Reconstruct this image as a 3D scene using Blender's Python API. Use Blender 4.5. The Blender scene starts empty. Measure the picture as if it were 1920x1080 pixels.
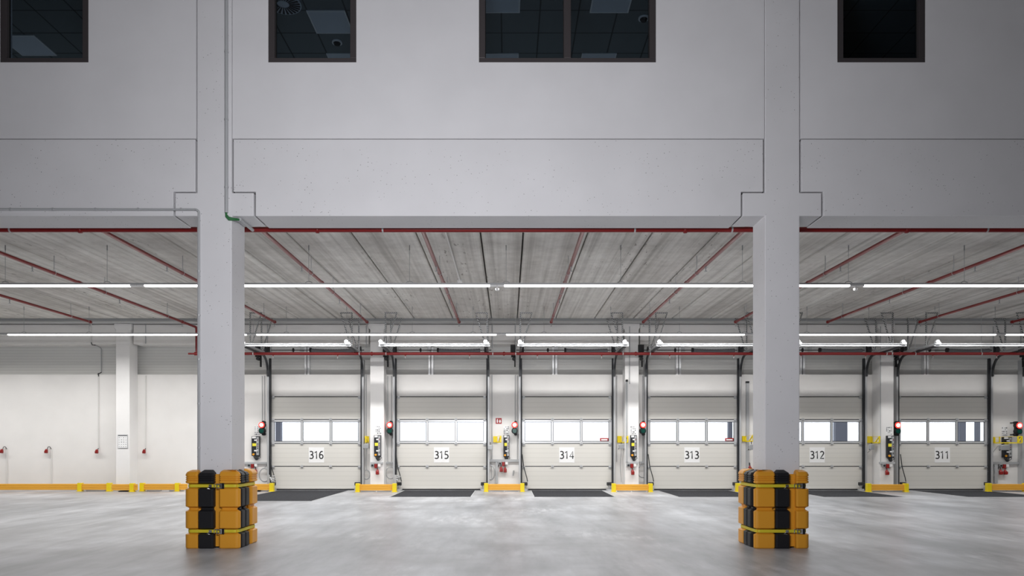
import bpy, math, random
from mathutils import Vector
random.seed(4)
SC = bpy.context.scene
COL = SC.collection
PI = math.pi
# ------------------------------------------------------------------ measurements
F, CX, HY, H = 1333.0, 953.0, 835.0, 1.432      # focal length (px), vanishing point, eye height
def P(px, py, Y):
    return ((px-CX)*Y/F, Y, H+(HY-py)*Y/F)
YF = 10.013          # front plane of the upper wall
YW = 22.80           # dock wall
YD = 22.72           # dock door leaf
YC = 22.31           # rear column fronts
ZB = 4.662           # soffit of the front beams
ZC = 5.366           # dock ceiling
FCOL = [-12.14, -4.14, 3.86, 11.86]
BCOL = [-12.10, -4.12, 3.88, 11.88]
DOORS = [-6.13+4*k for k in range(7)]

# ------------------------------------------------------------------ materials
MATS = {}
def mat(name, col=(.8,.8,.8), rough=.6, metal=0, emis=None, es=0, spec=.5):
    m = bpy.data.materials.new(name); m.use_nodes = True
    b = m.node_tree.nodes['Principled BSDF']
    b.inputs['Base Color'].default_value = (*col, 1)
    b.inputs['Roughness'].default_value = rough
    b.inputs['Metallic'].default_value = metal
    b.inputs['Specular IOR Level'].default_value = spec
    if emis:
        b.inputs['Emission Color'].default_value = (*emis, 1)
        b.inputs['Emission Strength'].default_value = es
    MATS[name] = m
    return m
class NT:
    def __init__(s, m): s.t = m.node_tree; s.b = s.t.nodes['Principled BSDF']
    def n(s, ty, **kw):
        o = s.t.nodes.new(ty)
        for k, v in kw.items():
            if hasattr(o, k): setattr(o, k, v)
            else: o.inputs[k].default_value = v
        return o
    def l(s, a, b): s.t.links.new(a, b)
    def coords(s, scale=(1,1,1), obj=True):
        c = s.n('ShaderNodeTexCoord'); g = s.n('ShaderNodeNewGeometry'); mp = s.n('ShaderNodeMapping')
        mp.inputs['Scale'].default_value = scale
        s.l(g.outputs['Position'], mp.inputs['Vector'])
        return mp.outputs['Vector']
    def noise(s, vec, scale=5, detail=4, rough=.5):
        o = s.n('ShaderNodeTexNoise'); o.inputs['Scale'].default_value = scale
        o.inputs['Detail'].default_value = detail; o.inputs['Roughness'].default_value = rough
        s.l(vec, o.inputs['Vector']); return o.outputs['Fac']
    def ramp(s, fac, stops):
        o = s.n('ShaderNodeValToRGB'); e = o.color_ramp.elements
        while len(e) < len(stops): e.new(.5)
        for i, (p, c) in enumerate(stops):
            e[i].position = p; e[i].color = (*c, 1) if len(c) == 3 else c
        s.l(fac, o.inputs['Fac']); return o.outputs['Color']
    def mix(s, fac, a, b, mode='MIX'):
        o = s.n('ShaderNodeMix'); o.data_type = 'RGBA'; o.blend_type = mode
        for sock, v in ((o.inputs[0], fac), (o.inputs[6], a), (o.inputs[7], b)):
            if isinstance(v, (int, float)): sock.default_value = v
            elif isinstance(v, tuple): sock.default_value = (*v, 1)
            else: s.l(v, sock)
        return o.outputs[2]
    def bump(s, h, strength=.2, dist=.01):
        o = s.n('ShaderNodeBump'); o.inputs['Strength'].default_value = strength; o.inputs['Distance'].default_value = dist
        s.l(h, o.inputs['Height']); s.l(o.outputs['Normal'], s.b.inputs['Normal'])

def g3(v, t=(1,1,1)): return (v*t[0], v*t[1], v*t[2])

def painted_concrete(name, col, pores=True):
    m = mat(name, col, .75, spec=.3); k = NT(m)
    v = k.coords()
    n1 = k.noise(v, 1.3, 5)
    c = k.ramp(n1, [(.3, tuple(x*.96 for x in col)), (.7, tuple(min(1, x*1.02) for x in col))])
    if pores:
        vo = k.n('ShaderNodeTexVoronoi'); vo.inputs['Scale'].default_value = 19
        k.l(v, vo.inputs['Vector'])
        pore = k.ramp(vo.outputs['Distance'], [(.0, (1,1,1)), (.08, (1,1,1)), (.11, (0,0,0))])
        clus = k.ramp(k.noise(v, 2.2, 3), [(.44, (0,0,0)), (.58, (1,1,1))])
        f = k.mix(1.0, pore, clus, 'MULTIPLY')
        c = k.mix(f, c, (.13,.125,.12))
    k.l(c, k.b.inputs['Base Color'])
    return m
painted_concrete('white_concrete', (.72,.715,.73))
painted_concrete('white_wall', (.74,.735,.75), False)
painted_concrete('dock_wall', (.80,.785,.765), False)
painted_concrete('dock_column', (.82,.81,.80), False)

def floor_mat():
    m = mat('floor_concrete', (.4,.4,.4), .35, spec=.75); k = NT(m)
    n1 = k.noise(k.coords((.45,.14,1)), 1.0, 8, .62); n2 = k.noise(k.coords((1.0,.22,1)), 2.0, 6, .6)
    c = k.ramp(n1, [(.32, (.20,.209,.226)), (.5, (.345,.355,.376)), (.68, (.52,.532,.56))])
    c = k.mix(1.0, c, k.ramp(n2, [(.3, (.60,.60,.61)), (.5, (.94,.94,.94)), (.7, (1.25,1.25,1.25))]), 'MULTIPLY')
    # chalky scuffs, in clusters
    fine = k.ramp(k.noise(k.coords((1.2,.30,1)), 5, 5, .6), [(.45, (0,0,0)), (.70, (1,1,1))])
    clus = k.ramp(k.noise(k.coords((.55,.5,1)), 1.0, 3), [(.50, (0,0,0)), (.70, (.7,.7,.7))])
    c = k.mix(k.mix(1.0, fine, clus, 'MULTIPLY'), c, (.68,.685,.70))
    # dark drag smears
    sm = k.ramp(k.noise(k.coords((.3,.45,1)), 1.7, 5, .55), [(.46, (0,0,0)), (.75, (.75,.75,.75))])
    c = k.mix(sm, c, (.17,.172,.182))
    sx = k.n('ShaderNodeSeparateXYZ'); g = k.n('ShaderNodeNewGeometry'); k.l(g.outputs['Position'], sx.inputs[0])
    # sawn contraction joints every 5 m
    k.l(c, k.b.inputs['Base Color'])
    r = k.ramp(k.noise(k.coords((.3,.1,1)), 1.0, 0), [(.3, (.33,.33,.33)), (.7, (.40,.40,.40))])
    k.l(r, k.b.inputs['Roughness'])
    return m
floor_mat()

def ceiling_mat():
    m = mat('hollow_slab', (.4,.38,.36), .85, spec=.2); k = NT(m)
    v = k.coords((9, .10, 1)); n1 = k.noise(v, 1.0, 6, .6)
    c = k.ramp(n1, [(.32, (.50,.485,.46)), (.47, (.66,.645,.615)), (.62, (.76,.745,.715))])
    v2 = k.coords((1,1,1)); n2 = k.noise(v2, 3, 8, .7)
    c = k.mix(1.0, c, k.ramp(n2, [(.3, (.84,.83,.82)), (.6, (1.03,1.03,1.03))]), 'MULTIPLY')
    v3 = k.coords((1.1,.16,1)); n3 = k.noise(v3, .9, 3)
    c = k.mix(1.0, c, k.ramp(n3, [(.35, (.84,.83,.82)), (.6, (1.04,1.04,1.04))]), 'MULTIPLY')
    vs = k.coords((16, 3.2, 1)); n4 = k.noise(vs, 1.0, 2)
    vc = k.coords((.8,.07,1)); n5 = k.noise(vc, 1.0, 1)
    spot = k.mix(1.0, k.ramp(n4, [(.66,(0,0,0)),(.70,(1,1,1))]), k.ramp(n5, [(.52,(0,0,0)),(.6,(.7,.7,.7))]), 'MULTIPLY')
    c = k.mix(spot, c, (.2,.18,.16))
    k.l(c, k.b.inputs['Base Color']); k.bump(n1, .25, .02)
ceiling_mat()

def lined(name, col, period, depth=.75, width=.08, rough=.5):
    """sheet with fine horizontal beads"""
    m = mat(name, col, rough, spec=.35); k = NT(m)
    g = k.n('ShaderNodeNewGeometry'); sx = k.n('ShaderNodeSeparateXYZ'); k.l(g.outputs['Position'], sx.inputs[0])
    a = k.n('ShaderNodeMath', operation='DIVIDE'); k.l(sx.outputs['Z'], a.inputs[0]); a.inputs[1].default_value = period
    fr = k.n('ShaderNodeMath', operation='FRACT'); k.l(a.outputs[0], fr.inputs[0])
    c = k.ramp(fr.outputs[0], [(0, tuple(x*depth for x in col)), (width, tuple(x*depth for x in col)), (width+.05, col), (1, col)])
    k.l(c, k.b.inputs['Base Color']); k.bump(fr.outputs[0], .1, .004)
    return m
lined('door_panel', (.67,.655,.615), .147, .88, .07)
lined('sandwich_panel', (.70,.70,.68), .09, .82, .12)
mat('window_frame', (.055,.048,.05), .4)
mat('black_joint', (.012,.012,.012), .9)
mat('galvanised', (.50,.51,.52), .42, .35)
mat('bar_steel', (.30,.31,.32), .45, .3)
mat('spring_steel', (.16,.165,.18), .5, .3)
mat('galv_light', (.78,.79,.8), .3, .35)
mat('dark_steel', (.05,.052,.056), .45, .5)
mat('track_dark', (.025,.027,.032), .5, .3)
mat('conduit_grey', (.42,.43,.44), .5)
mat('pvc_white', (.72,.71,.69), .5)
mat('red_paint', (.19,.008,.008), .35, spec=.4)
mat('red_plastic', (.26,.012,.010), .4)
mat('green_cable', (.02,.14,.04), .5)
mat('black_plastic', (.012,.012,.014), .5, spec=.3)
mat('black_rubber', (.022,.023,.026), .7)
mat('yellow_paint', (.80,.62,.01), .4)
mat('orange_rail', (.78,.39,.045), .42)
mat('amber_plastic', (.70,.31,.022), .42)
mat('strap_yellow', (.62,.52,.02), .55)
mat('chrome', (.75,.76,.78), .2, 1)
mat('white_plastic', (.8,.8,.8), .4)
mat('print_black', (.02,.02,.02), .6)
mat('print_grey', (.12,.12,.13), .6)
mat('sign_white', (.86,.86,.86), .5)
mat('sign_red', (.35,.02,.02), .5)
mat('sticker_yellow', (.85,.75,.05), .5)
mat('label_amber', (.8,.35,.02), .5)
mat('lens_green', (.005,.055,.042), .25)
mat('lamp_grey', (.38,.39,.4), .4, .3)
mat('office_dark', (.30,.31,.32), .8)
mat('outside_white', (.85,.86,.88), .6)
mat('outside_dark', (.035,.037,.05), .6)
mat('outside_ground', (.4,.4,.4), .8)
mat('trim_grey', (.33,.34,.35), .8)
mat('hall_wall', (.5,.5,.5), .8)
mat('hall_dark', (.22,.22,.23), .8)
mat('red_lamp_core', (.8,.3,.2), .4, emis=(1,.42,.34), es=9)
mat('red_lamp_ring', (.6,.02,.02), .4, emis=(1,.02,.015), es=5.0)
mat('tube_light', (.9,.9,.9), .4, emis=(1,.985,.97), es=9)
mat('office_panel', (.62,.66,.72), .4)
def plate_mat():
    m = mat('leveller_plate', (.05,.05,.055), .95, spec=.08); k = NT(m)
    n = k.noise(k.coords((1,1,1)), 45, 3, .7)
    k.l(k.ramp(n, [(.35, (.022,.023,.026)), (.6, (.042,.043,.048)), (.72, (.13,.13,.14))]), k.b.inputs['Base Color'])
plate_mat()
def perf_mat():
    m = mat('perforated_steel', (.4,.41,.42), .4, .6); k = NT(m)
    g = k.n('ShaderNodeNewGeometry'); sx = k.n('ShaderNodeSeparateXYZ'); k.l(g.outputs['Position'], sx.inputs[0])
    a = k.n('ShaderNodeMath', operation='ADD'); k.l(sx.outputs['Z'], a.inputs[0]); k.l(sx.outputs['X'], a.inputs[1])
    b = k.n('ShaderNodeMath', operation='MULTIPLY'); k.l(a.outputs[0], b.inputs[0]); b.inputs[1].default_value = 18
    f = k.n('ShaderNodeMath', operation='FRACT'); k.l(b.outputs[0], f.inputs[0])
    k.l(k.ramp(f.outputs[0], [(.55, (.55,.56,.57)), (.6, (.07,.07,.07))]), k.b.inputs['Base Color'])
perf_mat()
def tile_mat():
    m = mat('ceiling_tile', (.5,.52,.53), .8); k = NT(m)
    g = k.n('ShaderNodeNewGeometry'); sx = k.n('ShaderNodeSeparateXYZ'); k.l(g.outputs['Position'], sx.inputs[0])
    outs = []
    for ax, off in (('X', .12+.6*50), ('Y', -10.97+.6*50)):
        a = k.n('ShaderNodeMath', operation='ADD'); k.l(sx.outputs[ax], a.inputs[0]); a.inputs[1].default_value = off
        b = k.n('ShaderNodeMath', operation='DIVIDE'); k.l(a.outputs[0], b.inputs[0]); b.inputs[1].default_value = .6
        f = k.n('ShaderNodeMath', operation='FRACT'); k.l(b.outputs[0], f.inputs[0]); outs.append(
            k.ramp(f.outputs[0], [(0,(.25,.25,.25)), (.035,(.25,.25,.25)), (.04,(1,1,1))]))
    c = k.mix(1.0, outs[0], outs[1], 'MULTIPLY')
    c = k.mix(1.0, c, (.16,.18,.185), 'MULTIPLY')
    k.l(c, k.b.inputs['Base Color'])
tile_mat()
def glass_mat(name, tint, gloss):
    m = bpy.data.materials.new(name); m.use_nodes = True; t = m.node_tree; t.nodes.clear()
    o = t.nodes.new('ShaderNodeOutputMaterial'); mx = t.nodes.new('ShaderNodeMixShader')
    a = t.nodes.new('ShaderNodeBsdfTransparent'); b = t.nodes.new('ShaderNodeBsdfGlossy'); f = t.nodes.new('ShaderNodeMath'); f.operation = 'MULTIPLY_ADD'; f.inputs[1].default_value = .95; f.inputs[2].default_value = .035
    lw = t.nodes.new('ShaderNodeLayerWeight'); lw.inputs['Blend'].default_value = .5; pw = t.nodes.new('ShaderNodeMath'); pw.operation = 'POWER'; pw.inputs[1].default_value = 5
    t.links.new(lw.outputs['Facing'], pw.inputs[0]); t.links.new(pw.outputs[0], f.inputs[0])
    a.inputs['Color'].default_value = (*tint, 1); b.inputs['Roughness'].default_value = .02
    b.inputs['Color'].default_value = (gloss, gloss, gloss, 1)
    t.links.new(f.outputs[0], mx.inputs[0]); t.links.new(a.outputs[0], mx.inputs[1]); t.links.new(b.outputs[0], mx.inputs[2])
    t.links.new(mx.outputs[0], o.inputs[0]); MATS[name] = m
glass_mat('clear_glass', (.93,.95,.97), 1)
glass_mat('office_glass', (.55,.6,.64), .8)

# ------------------------------------------------------------------ mesh builder
WL = {}
def wloc(o): return WL.get(o.name, Vector((0,0,0)))
def link(o): COL.objects.link(o)
def tag(o, label=None, cat=None, group=None, kind=None):
    if label: o['label'] = label
    if cat: o['category'] = cat
    if group: o['group'] = group
    if kind: o['kind'] = kind
    return o
def empty(name, loc, label=None, cat=None, group=None, kind=None):
    o = bpy.data.objects.new(name, None); link(o); o.location = loc; o.empty_display_size = .1
    WL[o.name] = Vector(loc); return tag(o, label, cat, group, kind)
class MB:
    def __init__(s): s.v = []; s.f = []; s.sm = []
    def add(s, vs, fs, smooth=False):
        b = len(s.v); s.v += [tuple(x) for x in vs]
        s.f += [tuple(i+b for i in f) for f in fs]; s.sm += [smooth]*len(fs); return s
    def box(s, x0, x1, y0, y1, z0, z1):
        if x0 > x1: x0, x1 = x1, x0
        if y0 > y1: y0, y1 = y1, y0
        if z0 > z1: z0, z1 = z1, z0
        return s.add([(x0,y0,z0),(x1,y0,z0),(x1,y1,z0),(x0,y1,z0),(x0,y0,z1),(x1,y0,z1),(x1,y1,z1),(x0,y1,z1)],
              [(0,3,2,1),(4,5,6,7),(0,1,5,4),(1,2,6,5),(2,3,7,6),(3,0,4,7)])
    def tube(s, pts, r, n=10, cap=True, square=False):
        pts = [Vector(p) for p in pts]; m = len(pts); rings = []
        up = None
        for i, p in enumerate(pts):
            if i == 0: t = pts[1]-p
            elif i == m-1: t = p-pts[i-1]
            else: t = (pts[i+1]-p).normalized()+(p-pts[i-1]).normalized()
            if t.length < 1e-9: t = Vector((0,0,1))
            t.normalize()
            if up is None:
                ref = Vector((0,0,1)) if abs(t.z) < .9 else Vector((1,0,0))
                a = t.cross(ref).normalized()
            else:
                a = (up - t*up.dot(t)).normalized()
            up = a; b = t.cross(a)
            rr = r[i] if isinstance(r, (list, tuple)) else r
            k = 4 if square else n
            o = PI/4 if square else 0
            q = rr*(math.sqrt(2) if square else 1)
            rings.append([p+a*math.cos(o+2*PI*j/k)*q+b*math.sin(o+2*PI*j/k)*q for j in range(k)])
        k = len(rings[0]); vs = [v for R in rings for v in R]; fs = []
        for i in range(m-1):
            for j in range(k):
                j2 = (j+1) % k
                fs.append((i*k+j, i*k+j2, (i+1)*k+j2, (i+1)*k+j))
        s.add(vs, fs, not square)
        if cap:
            s.add(rings[0], [tuple(reversed(range(k)))]); s.add(rings[-1], [tuple(range(k))])
        return s
    def disc(s, c, r, y0, y1, n=20):   # cylinder along Y
        return s.tube([(c[0],y0,c[1]),(c[0],y1,c[1])], r, n)
    def prism_xz(s, poly, y0, y1):
        n = len(poly)
        vs = [(x,y0,z) for x,z in poly]+[(x,y1,z) for x,z in poly]
        fs = [tuple(range(n)), tuple(reversed(range(n,2*n)))]+[(i,i+n,(i+1)%n+n,(i+1)%n) for i in range(n)]
        return s.add(vs, fs)
    def prism_yz(s, poly, x0, x1):
        n = len(poly)
        vs = [(x0,y,z) for y,z in poly]+[(x1,y,z) for y,z in poly]
        fs = [tuple(range(n)), tuple(reversed(range(n,2*n)))]+[(i,i+n,(i+1)%n+n,(i+1)%n) for i in range(n)]
        return s.add(vs, fs)
    def prism_xy(s, poly, z0, z1):
        n = len(poly)
        vs = [(x,y,z0) for x,y in poly]+[(x,y,z1) for x,y in poly]
        fs = [tuple(reversed(range(n))), tuple(range(n,2*n))]+[(i,(i+1)%n,(i+1)%n+n,i+n) for i in range(n)]
        return s.add(vs, fs)
    def build(s, name, m, parent=None, label=None, cat=None, group=None, kind=None, bevel=0):
        me = bpy.data.meshes.new(name)
        if parent is not None: org = wloc(parent)
        else:
            xs = [v[0] for v in s.v]; ys = [v[1] for v in s.v]; zs = [v[2] for v in s.v]
            org = Vector(((min(xs)+max(xs))/2, (min(ys)+max(ys))/2, min(zs)))
        me.from_pydata([(v[0]-org.x, v[1]-org.y, v[2]-org.z) for v in s.v], [], s.f)
        me.polygons.foreach_set('use_smooth', s.sm)
        me.materials.append(MATS[m] if isinstance(m, str) else m)
        import bmesh
        bm = bmesh.new(); bm.from_mesh(me); bmesh.ops.recalc_face_normals(bm, faces=bm.faces); bm.to_mesh(me); bm.free()
        me.update()
        o = bpy.data.objects.new(name, me); link(o)
        if parent is not None: o.parent = parent; WL[o.name] = org
        else: o.location = org; WL[o.name] = org
        if bevel:
            b = o.modifiers.new('edge', 'BEVEL'); b.width = bevel; b.segments = 2; b.limit_method = 'ANGLE'; b.angle_limit = math.radians(40)
            b.harden_normals = False
        return tag(o, label, cat, group, kind)
def pbox(a, b, d, px0, py0, px1, py1, Y):
    """box whose front face covers the given extent at depth Y; d = thickness behind"""
    p, q = P(px0, py0, Y), P(px1, py1, Y)
    return (min(p[0],q[0]), max(p[0],q[0]), Y, Y+d, min(p[2],q[2]), max(p[2],q[2]))
def arc(cx, cy, rx, ry, a0, a1, n=12):
    return [(cx+rx*math.cos(math.radians(a0+(a1-a0)*k/n)), cy+ry*math.sin(math.radians(a0+(a1-a0)*k/n))) for k in range(n+1)]
GLYPH = {   # strokes on a cell 0.56 wide, 1 high
 '0': [arc(.28,.5,.24,.46,0,360,24)],
 '1': [[(.08,.78),(.30,.96),(.30,.0)]],
 '2': [arc(.27,.73,.21,.23,160,-20,14)+[(.38,.50),(.06,.04),(.52,.04)]],
 '3': [[(.06,.93)]+arc(.24,.745,.21,.215,95,-80,12)+[(.16,.52)], [(.16,.52)]+arc(.24,.275,.25,.245,80,-100,14)+[(.03,.09)]],
 '4': [[(.42,.0),(.42,.95),(.03,.28),(.56,.28)]],
 '5': [[(.48,.96),(.13,.96),(.10,.56)]+arc(.24,.30,.25,.27,100,-100,14)+[(.04,.07)]],
 '6': [[(.47,.94),(.34,.955)]+arc(.36,.45,.30,.50,105,180,8)+arc(.28,.29,.22,.26,180,540,22)]}
def digits_mesh(txt, x, y, z, name, m, parent, hgt=.245, w=.0185):
    mb = MB(); adv = .155; n = len(txt)
    for i, ch in enumerate(txt):
        ox = x+(i-(n-1)/2)*adv-.28*hgt
        for st in GLYPH[ch]:
            b = len(mb.v); mb.tube([(ox+u*hgt, y, z-hgt/2+v*hgt) for u, v in st], w, 8)
    mb.v = [(vx, y+(vy-y)*.08, vz) for vx, vy, vz in mb.v]
    mb.sm = [False]*len(mb.f)
    return mb.build(name, m, parent)

# ================================================================== SETTING
S = 'structure'
MB().box(-26, 28, -7, 23.4, -.2, 0).build('floor', 'floor_concrete', kind=S)
# dock ceiling: hollow core slabs laid away from the viewer, open joints between them
m = MB(); xs = []
for k in range(-3, 4):
    for d in (0, 1.2, 2.4, 3.6, 4.4, 5.6, 6.8): xs.append(-4.12+8*k+d)
xs.sort()
for a, b in zip(xs, xs[1:]):
    g = .014
    m.prism_xz([(a+g+.015, ZC), (b-g-.015, ZC), (b-g, ZC+.02), (b-g, ZC+.22), (a+g, ZC+.22), (a+g, ZC+.02)], 10.58, 22.04)
m.build('ceiling_dock', 'hollow_slab', kind=S)
MB().box(-28, 28, 10.3, 23.4, ZC+.22, ZC+.34).build('ceiling_topping', 'black_joint', kind=S)
# rear trim under slab ends
MB().box(-26, 28, 22.03, 22.45, ZC-.075, ZC+.219).build('trim_1', 'trim_grey', kind=S)
MB().box(-26, 28, 22.035, 23.1, ZC-.108, ZC-.075).build('trim_2', 'hall_wall', kind=S)
# lower dock wall with seven openings
m = MB(); last = -26
for c in DOORS:
    m.box(last, c-1.40, YW, YW+.2, 0, 3.70); last = c+1.40
    m.box(c-1.40, c+1.40, YW, YW+.2, 2.96, 3.70)
m.box(last, 28, YW, YW+.2, 0, 3.70)
m.build('wall_back', 'dock_wall', kind=S)
MB().box(-26, 28, 23.10, 23.2, 3.5, 5.6).build('wall_back_cladding', 'sandwich_panel', kind=S)
MB().box(-26, 28, YW+.2, 23.2, 3.5, 3.6).build('wall_back_ledge', 'sandwich_panel', kind=S)
MB().box(-26, -25.8, -7, 23.3, 0, 10.6).build('wall_left', 'hall_wall', kind=S)
MB().box(27.8, 28, -7, 23.3, 0, 10.6).build('wall_right', 'hall_wall', kind=S)
MB().box(-26, 28, -7.2, -7, 0, 10.6).build('wall_rear', 'hall_wall', kind=S)
MB().box(-26, 28, -7.2, YF+.3, 10.6, 10.8).build('ceiling_hall', 'hall_dark', kind=S)
# upper wall panels with window openings
WZ0, WZ1 = 6.826, 8.12
WINS = [(-7.16, -5.913), (-3.38, -2.14), (-.413, 2.08), (4.635, 5.875)]
ZU = 5.752
for i, (a, b) in enumerate([(-26, -12.14), (-12.14, -4.14), (-4.14, 3.86), (3.86, 11.86), (11.86, 28)]):
    x0, x1 = a+(.255 if i else 0), b-(.255 if i < 4 else 0)
    m = MB(); cur = x0
    for wa, wb in WINS:
        if wa > x0 and wb < x1:
            m.box(cur, wa, YF, YF+.25, ZU, 10.6); m.box(wa, wb, YF, YF+.25, ZU, WZ0); m.box(wa, wb, YF, YF+.25, WZ1, 10.6); cur = wb
    m.box(cur, x1, YF, YF+.25, ZU, 10.6)
    m.build(['wall_far_left', 'wall_upper_left', 'wall_upper_centre', 'wall_upper_right', 'wall_far_right'][i], 'white_wall', kind=S)
MB().box(-26, 28, YF+.06, YF+.24, ZU-.02, ZU+.001).build('trim_3', 'black_joint', kind=S)
# office behind the windows
MB().box(-14, 14, YF+.25, 17, 6.0, 6.1).build('floor_office', 'office_dark', kind=S)
MB().box(-14, 14, YF+.25, 17, 8.15, 8.25).build('ceiling_office', 'ceiling_tile', kind=S)
MB().box(-14, 14, 17, 17.1, 6.0, 8.25).build('wall_office_back', 'office_dark', kind=S)
MB().box(3.9, 4.0, YF+.26, 17, 6.1, 8.15).build('wall_office_partition', 'office_dark', kind=S)
MB().box(14, 14.1, YF+.25, 17, 6.0, 8.25).build('wall_office_right', 'office_dark', kind=S)
MB().box(-14.1, -14, YF+.25, 17, 6.0, 8.25).build('wall_office_left', 'office_dark', kind=S)
for i, (a, b) in enumerate(WINS):
    r = empty('window_%d' % (i+1), ((a+b)/2, YF+.05, WZ0), kind=S)
    fw, y0, y1 = .088, YF+.005, YF+.085
    m = MB()
    m.box(a, b, y0, y1, WZ0, WZ0+.066); m.box(a, b, y0, y1, WZ1-.066, WZ1)
    m.box(a, a+fw, y0, y1, WZ0+.066, WZ1-.066); m.box(b-fw, b, y0, y1, WZ0+.066, WZ1-.066)
    m.build('window_frame', 'window_frame', r, bevel=.004)
    spans = [(a+fw, b-fw)]
    if i == 2:
        mx = (a+b)/2
        MB().box(mx-.05, mx+.05, y0, y1, WZ0+.066, WZ1-.066).build('mullion', 'window_frame', r, bevel=.004)
        spans = [(a+fw, mx-.05), (mx+.05, b-fw)]
    for (c, d) in spans:
        m = MB()   # inner rebate bead, black gasket
        m.box(c, c+.006, y1-.03, y1, WZ0+.066, WZ1-.066); m.box(d-.006, d, y1-.03, y1, WZ0+.066, WZ1-.066)
        m.build('gasket', 'black_joint', r)
        MB().box(c, d, y1-.02, y1-.014, WZ0+.066, WZ1-.066).build('glass_pane', 'office_glass', r)
# office ceiling fittings
def office_light(x, y, label):
    r = empty('ceiling_light_panel', (x+.3, y+.3, 8.13), label, 'ceiling light', 'office ceiling light panels')
    MB().box(x+.02, x+.58, y+.02, y+.58, 8.137, 8.149).build('diffuser', 'office_panel', r)
    m = MB(); m.box(x, x+.6, y, y+.02, 8.132, 8.149); m.box(x, x+.6, y+.58, y+.6, 8.132, 8.149)
    m.box(x, x+.02, y+.02, y+.58, 8.132, 8.149); m.box(x+.58, x+.6, y+.02, y+.58, 8.132, 8.149)
    m.build('panel_frame', 'galv_light', r)
office_light(-8.36, 11.63, 'pale unlit ceiling light panel seen through the leftmost upper window')
office_light(-3.12, 10.97, 'pale unlit light panel, the nearer one behind the upper window with the round vent')
office_light(-3.12, 12.17, 'pale unlit light panel, the farther one behind the upper window with the round vent')
office_light(-.42, 10.42, 'nearer light panel behind the left pane of the wide upper window')
office_light(-.42, 12.17, 'farther light panel behind the left pane of the wide upper window')
office_light(1.26, 10.42, 'nearer light panel behind the right pane of the wide upper window')
office_light(1.26, 12.17, 'farther light panel behind the right pane of the wide upper window')
vx, vy, _ = P(535, 5, 10.97*.983); vy = 10.8
r = empty('ceiling_air_diffuser', (-3.42, vy, 8.13), 'round black slotted air diffuser in the office ceiling behind an upper window', 'air diffuser')
MB().tube([(-3.42,vy,8.135),(-3.42,vy,8.149)], .27, 32).build('diffuser_plate', 'office_panel', r)
m = MB()
for k in range(24):
    a = 2*PI*k/24; c, s_ = math.cos(a), math.sin(a)
    pts = [(-3.42+c*r1-s_*w, vy+s_*r1+c*w) for r1, w in ((.09,-.006),(.25,-.018),(.25,.018),(.09,.006))]
    m.prism_xy(pts, 8.128, 8.1345)
m.build('slots', 'black_plastic', r)
for (px, py, t) in ((632, 81, 'small round smoke detector behind the upper window with the round vent'), (1207, 36, 'small round smoke detector behind the right pane of the wide upper window')):
    Y = F*(8.13-H)/(HY-py); x = (px-CX)*Y/F
    r = empty('smoke_detector', (x, Y, 8.10), t, 'smoke detector')
    MB().tube([(x,Y,8.15),(x,Y,8.13)], .085, 20).build('detector_base', 'white_plastic', r)
    MB().tube([(x,Y,8.13),(x,Y,8.105),(x,Y,8.095)], [.06,.05,.02], 20).build('detector_head', 'black_plastic', r)

# ------------------------------------------------------------------ front columns and beams
names = {-12.14: ('white concrete column beyond the left edge', 0), -4.14: ('white concrete column with grey conduits, left of the wide opening', 1),
         3.86: ('plain white concrete column without conduits, right of the wide opening', 1), 11.86: ('white concrete column beyond the right edge', 0)}
HWC = .245
def column(x, label):
    poly = [(x-HWC,0),(x+HWC,0),(x+HWC,ZB),(x+.555,ZB),(x+.555,4.990),(x+HWC,4.990),(x+HWC,10.6),(x-HWC,10.6),(x-HWC,4.990),(x-.555,4.990),(x-.555,ZB),(x-HWC,ZB)]
    MB().prism_xz(poly, YF, YF+.5).build('concrete_column', 'white_concrete', label=label, cat='column', group='front columns', bevel=.012)
column(-4.14, names[-4.14][0]); column(3.86, names[3.86][0])
for i, (a, b) in enumerate([(-14, -4.14), (-4.14, 3.86), (3.86, 14)]):
    e = .269; ed = .580; zt = 5.742; zm = 5.005
    r = empty('concrete_beam', ((a+b)/2, YF+.28, ZB), ['white concrete lintel beam with a conduit along its lower edge', 'white concrete lintel beam spanning the wide middle opening between the columns',
        'white concrete lintel beam right of the column without conduits'][i], 'beam', 'front lintel beams')
    if i == 0: poly = [(a,ZB),(b-ed,ZB),(b-ed,zm),(b-e,zm),(b-e,zt),(a,zt)]
    elif i == 1: poly = [(a+ed,ZB),(b-ed,ZB),(b-ed,zm),(b-e,zm),(b-e,zt),(a+e,zt),(a+e,zm),(a+ed,zm)]
    else: poly = [(a+ed,ZB),(b,ZB),(b,zt),(a+e,zt),(a+e,zm),(a+ed,zm)]
    MB().prism_xz(poly, YF, 10.58).build('beam_body', 'white_concrete', r, bevel=.008)
    m = MB()
    for side, c in ((1, a), (-1, b)):
        if (i == 0 and side == 1) or (i == 2 and side == -1): continue
        m.box(c+side*HWC, c+side*e, YF+.07, YF+.45, zm, zt)
        m.box(c+side*HWC, c+side*ed, YF+.07, YF+.45, 4.990, zm)
        m.box(c+side*.555, c+side*ed, YF+.07, YF+.45, ZB+.02, 4.990)
    m.build('joint_backing', 'black_joint', r)  # black backing added inside the open gaps to keep them dark

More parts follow.
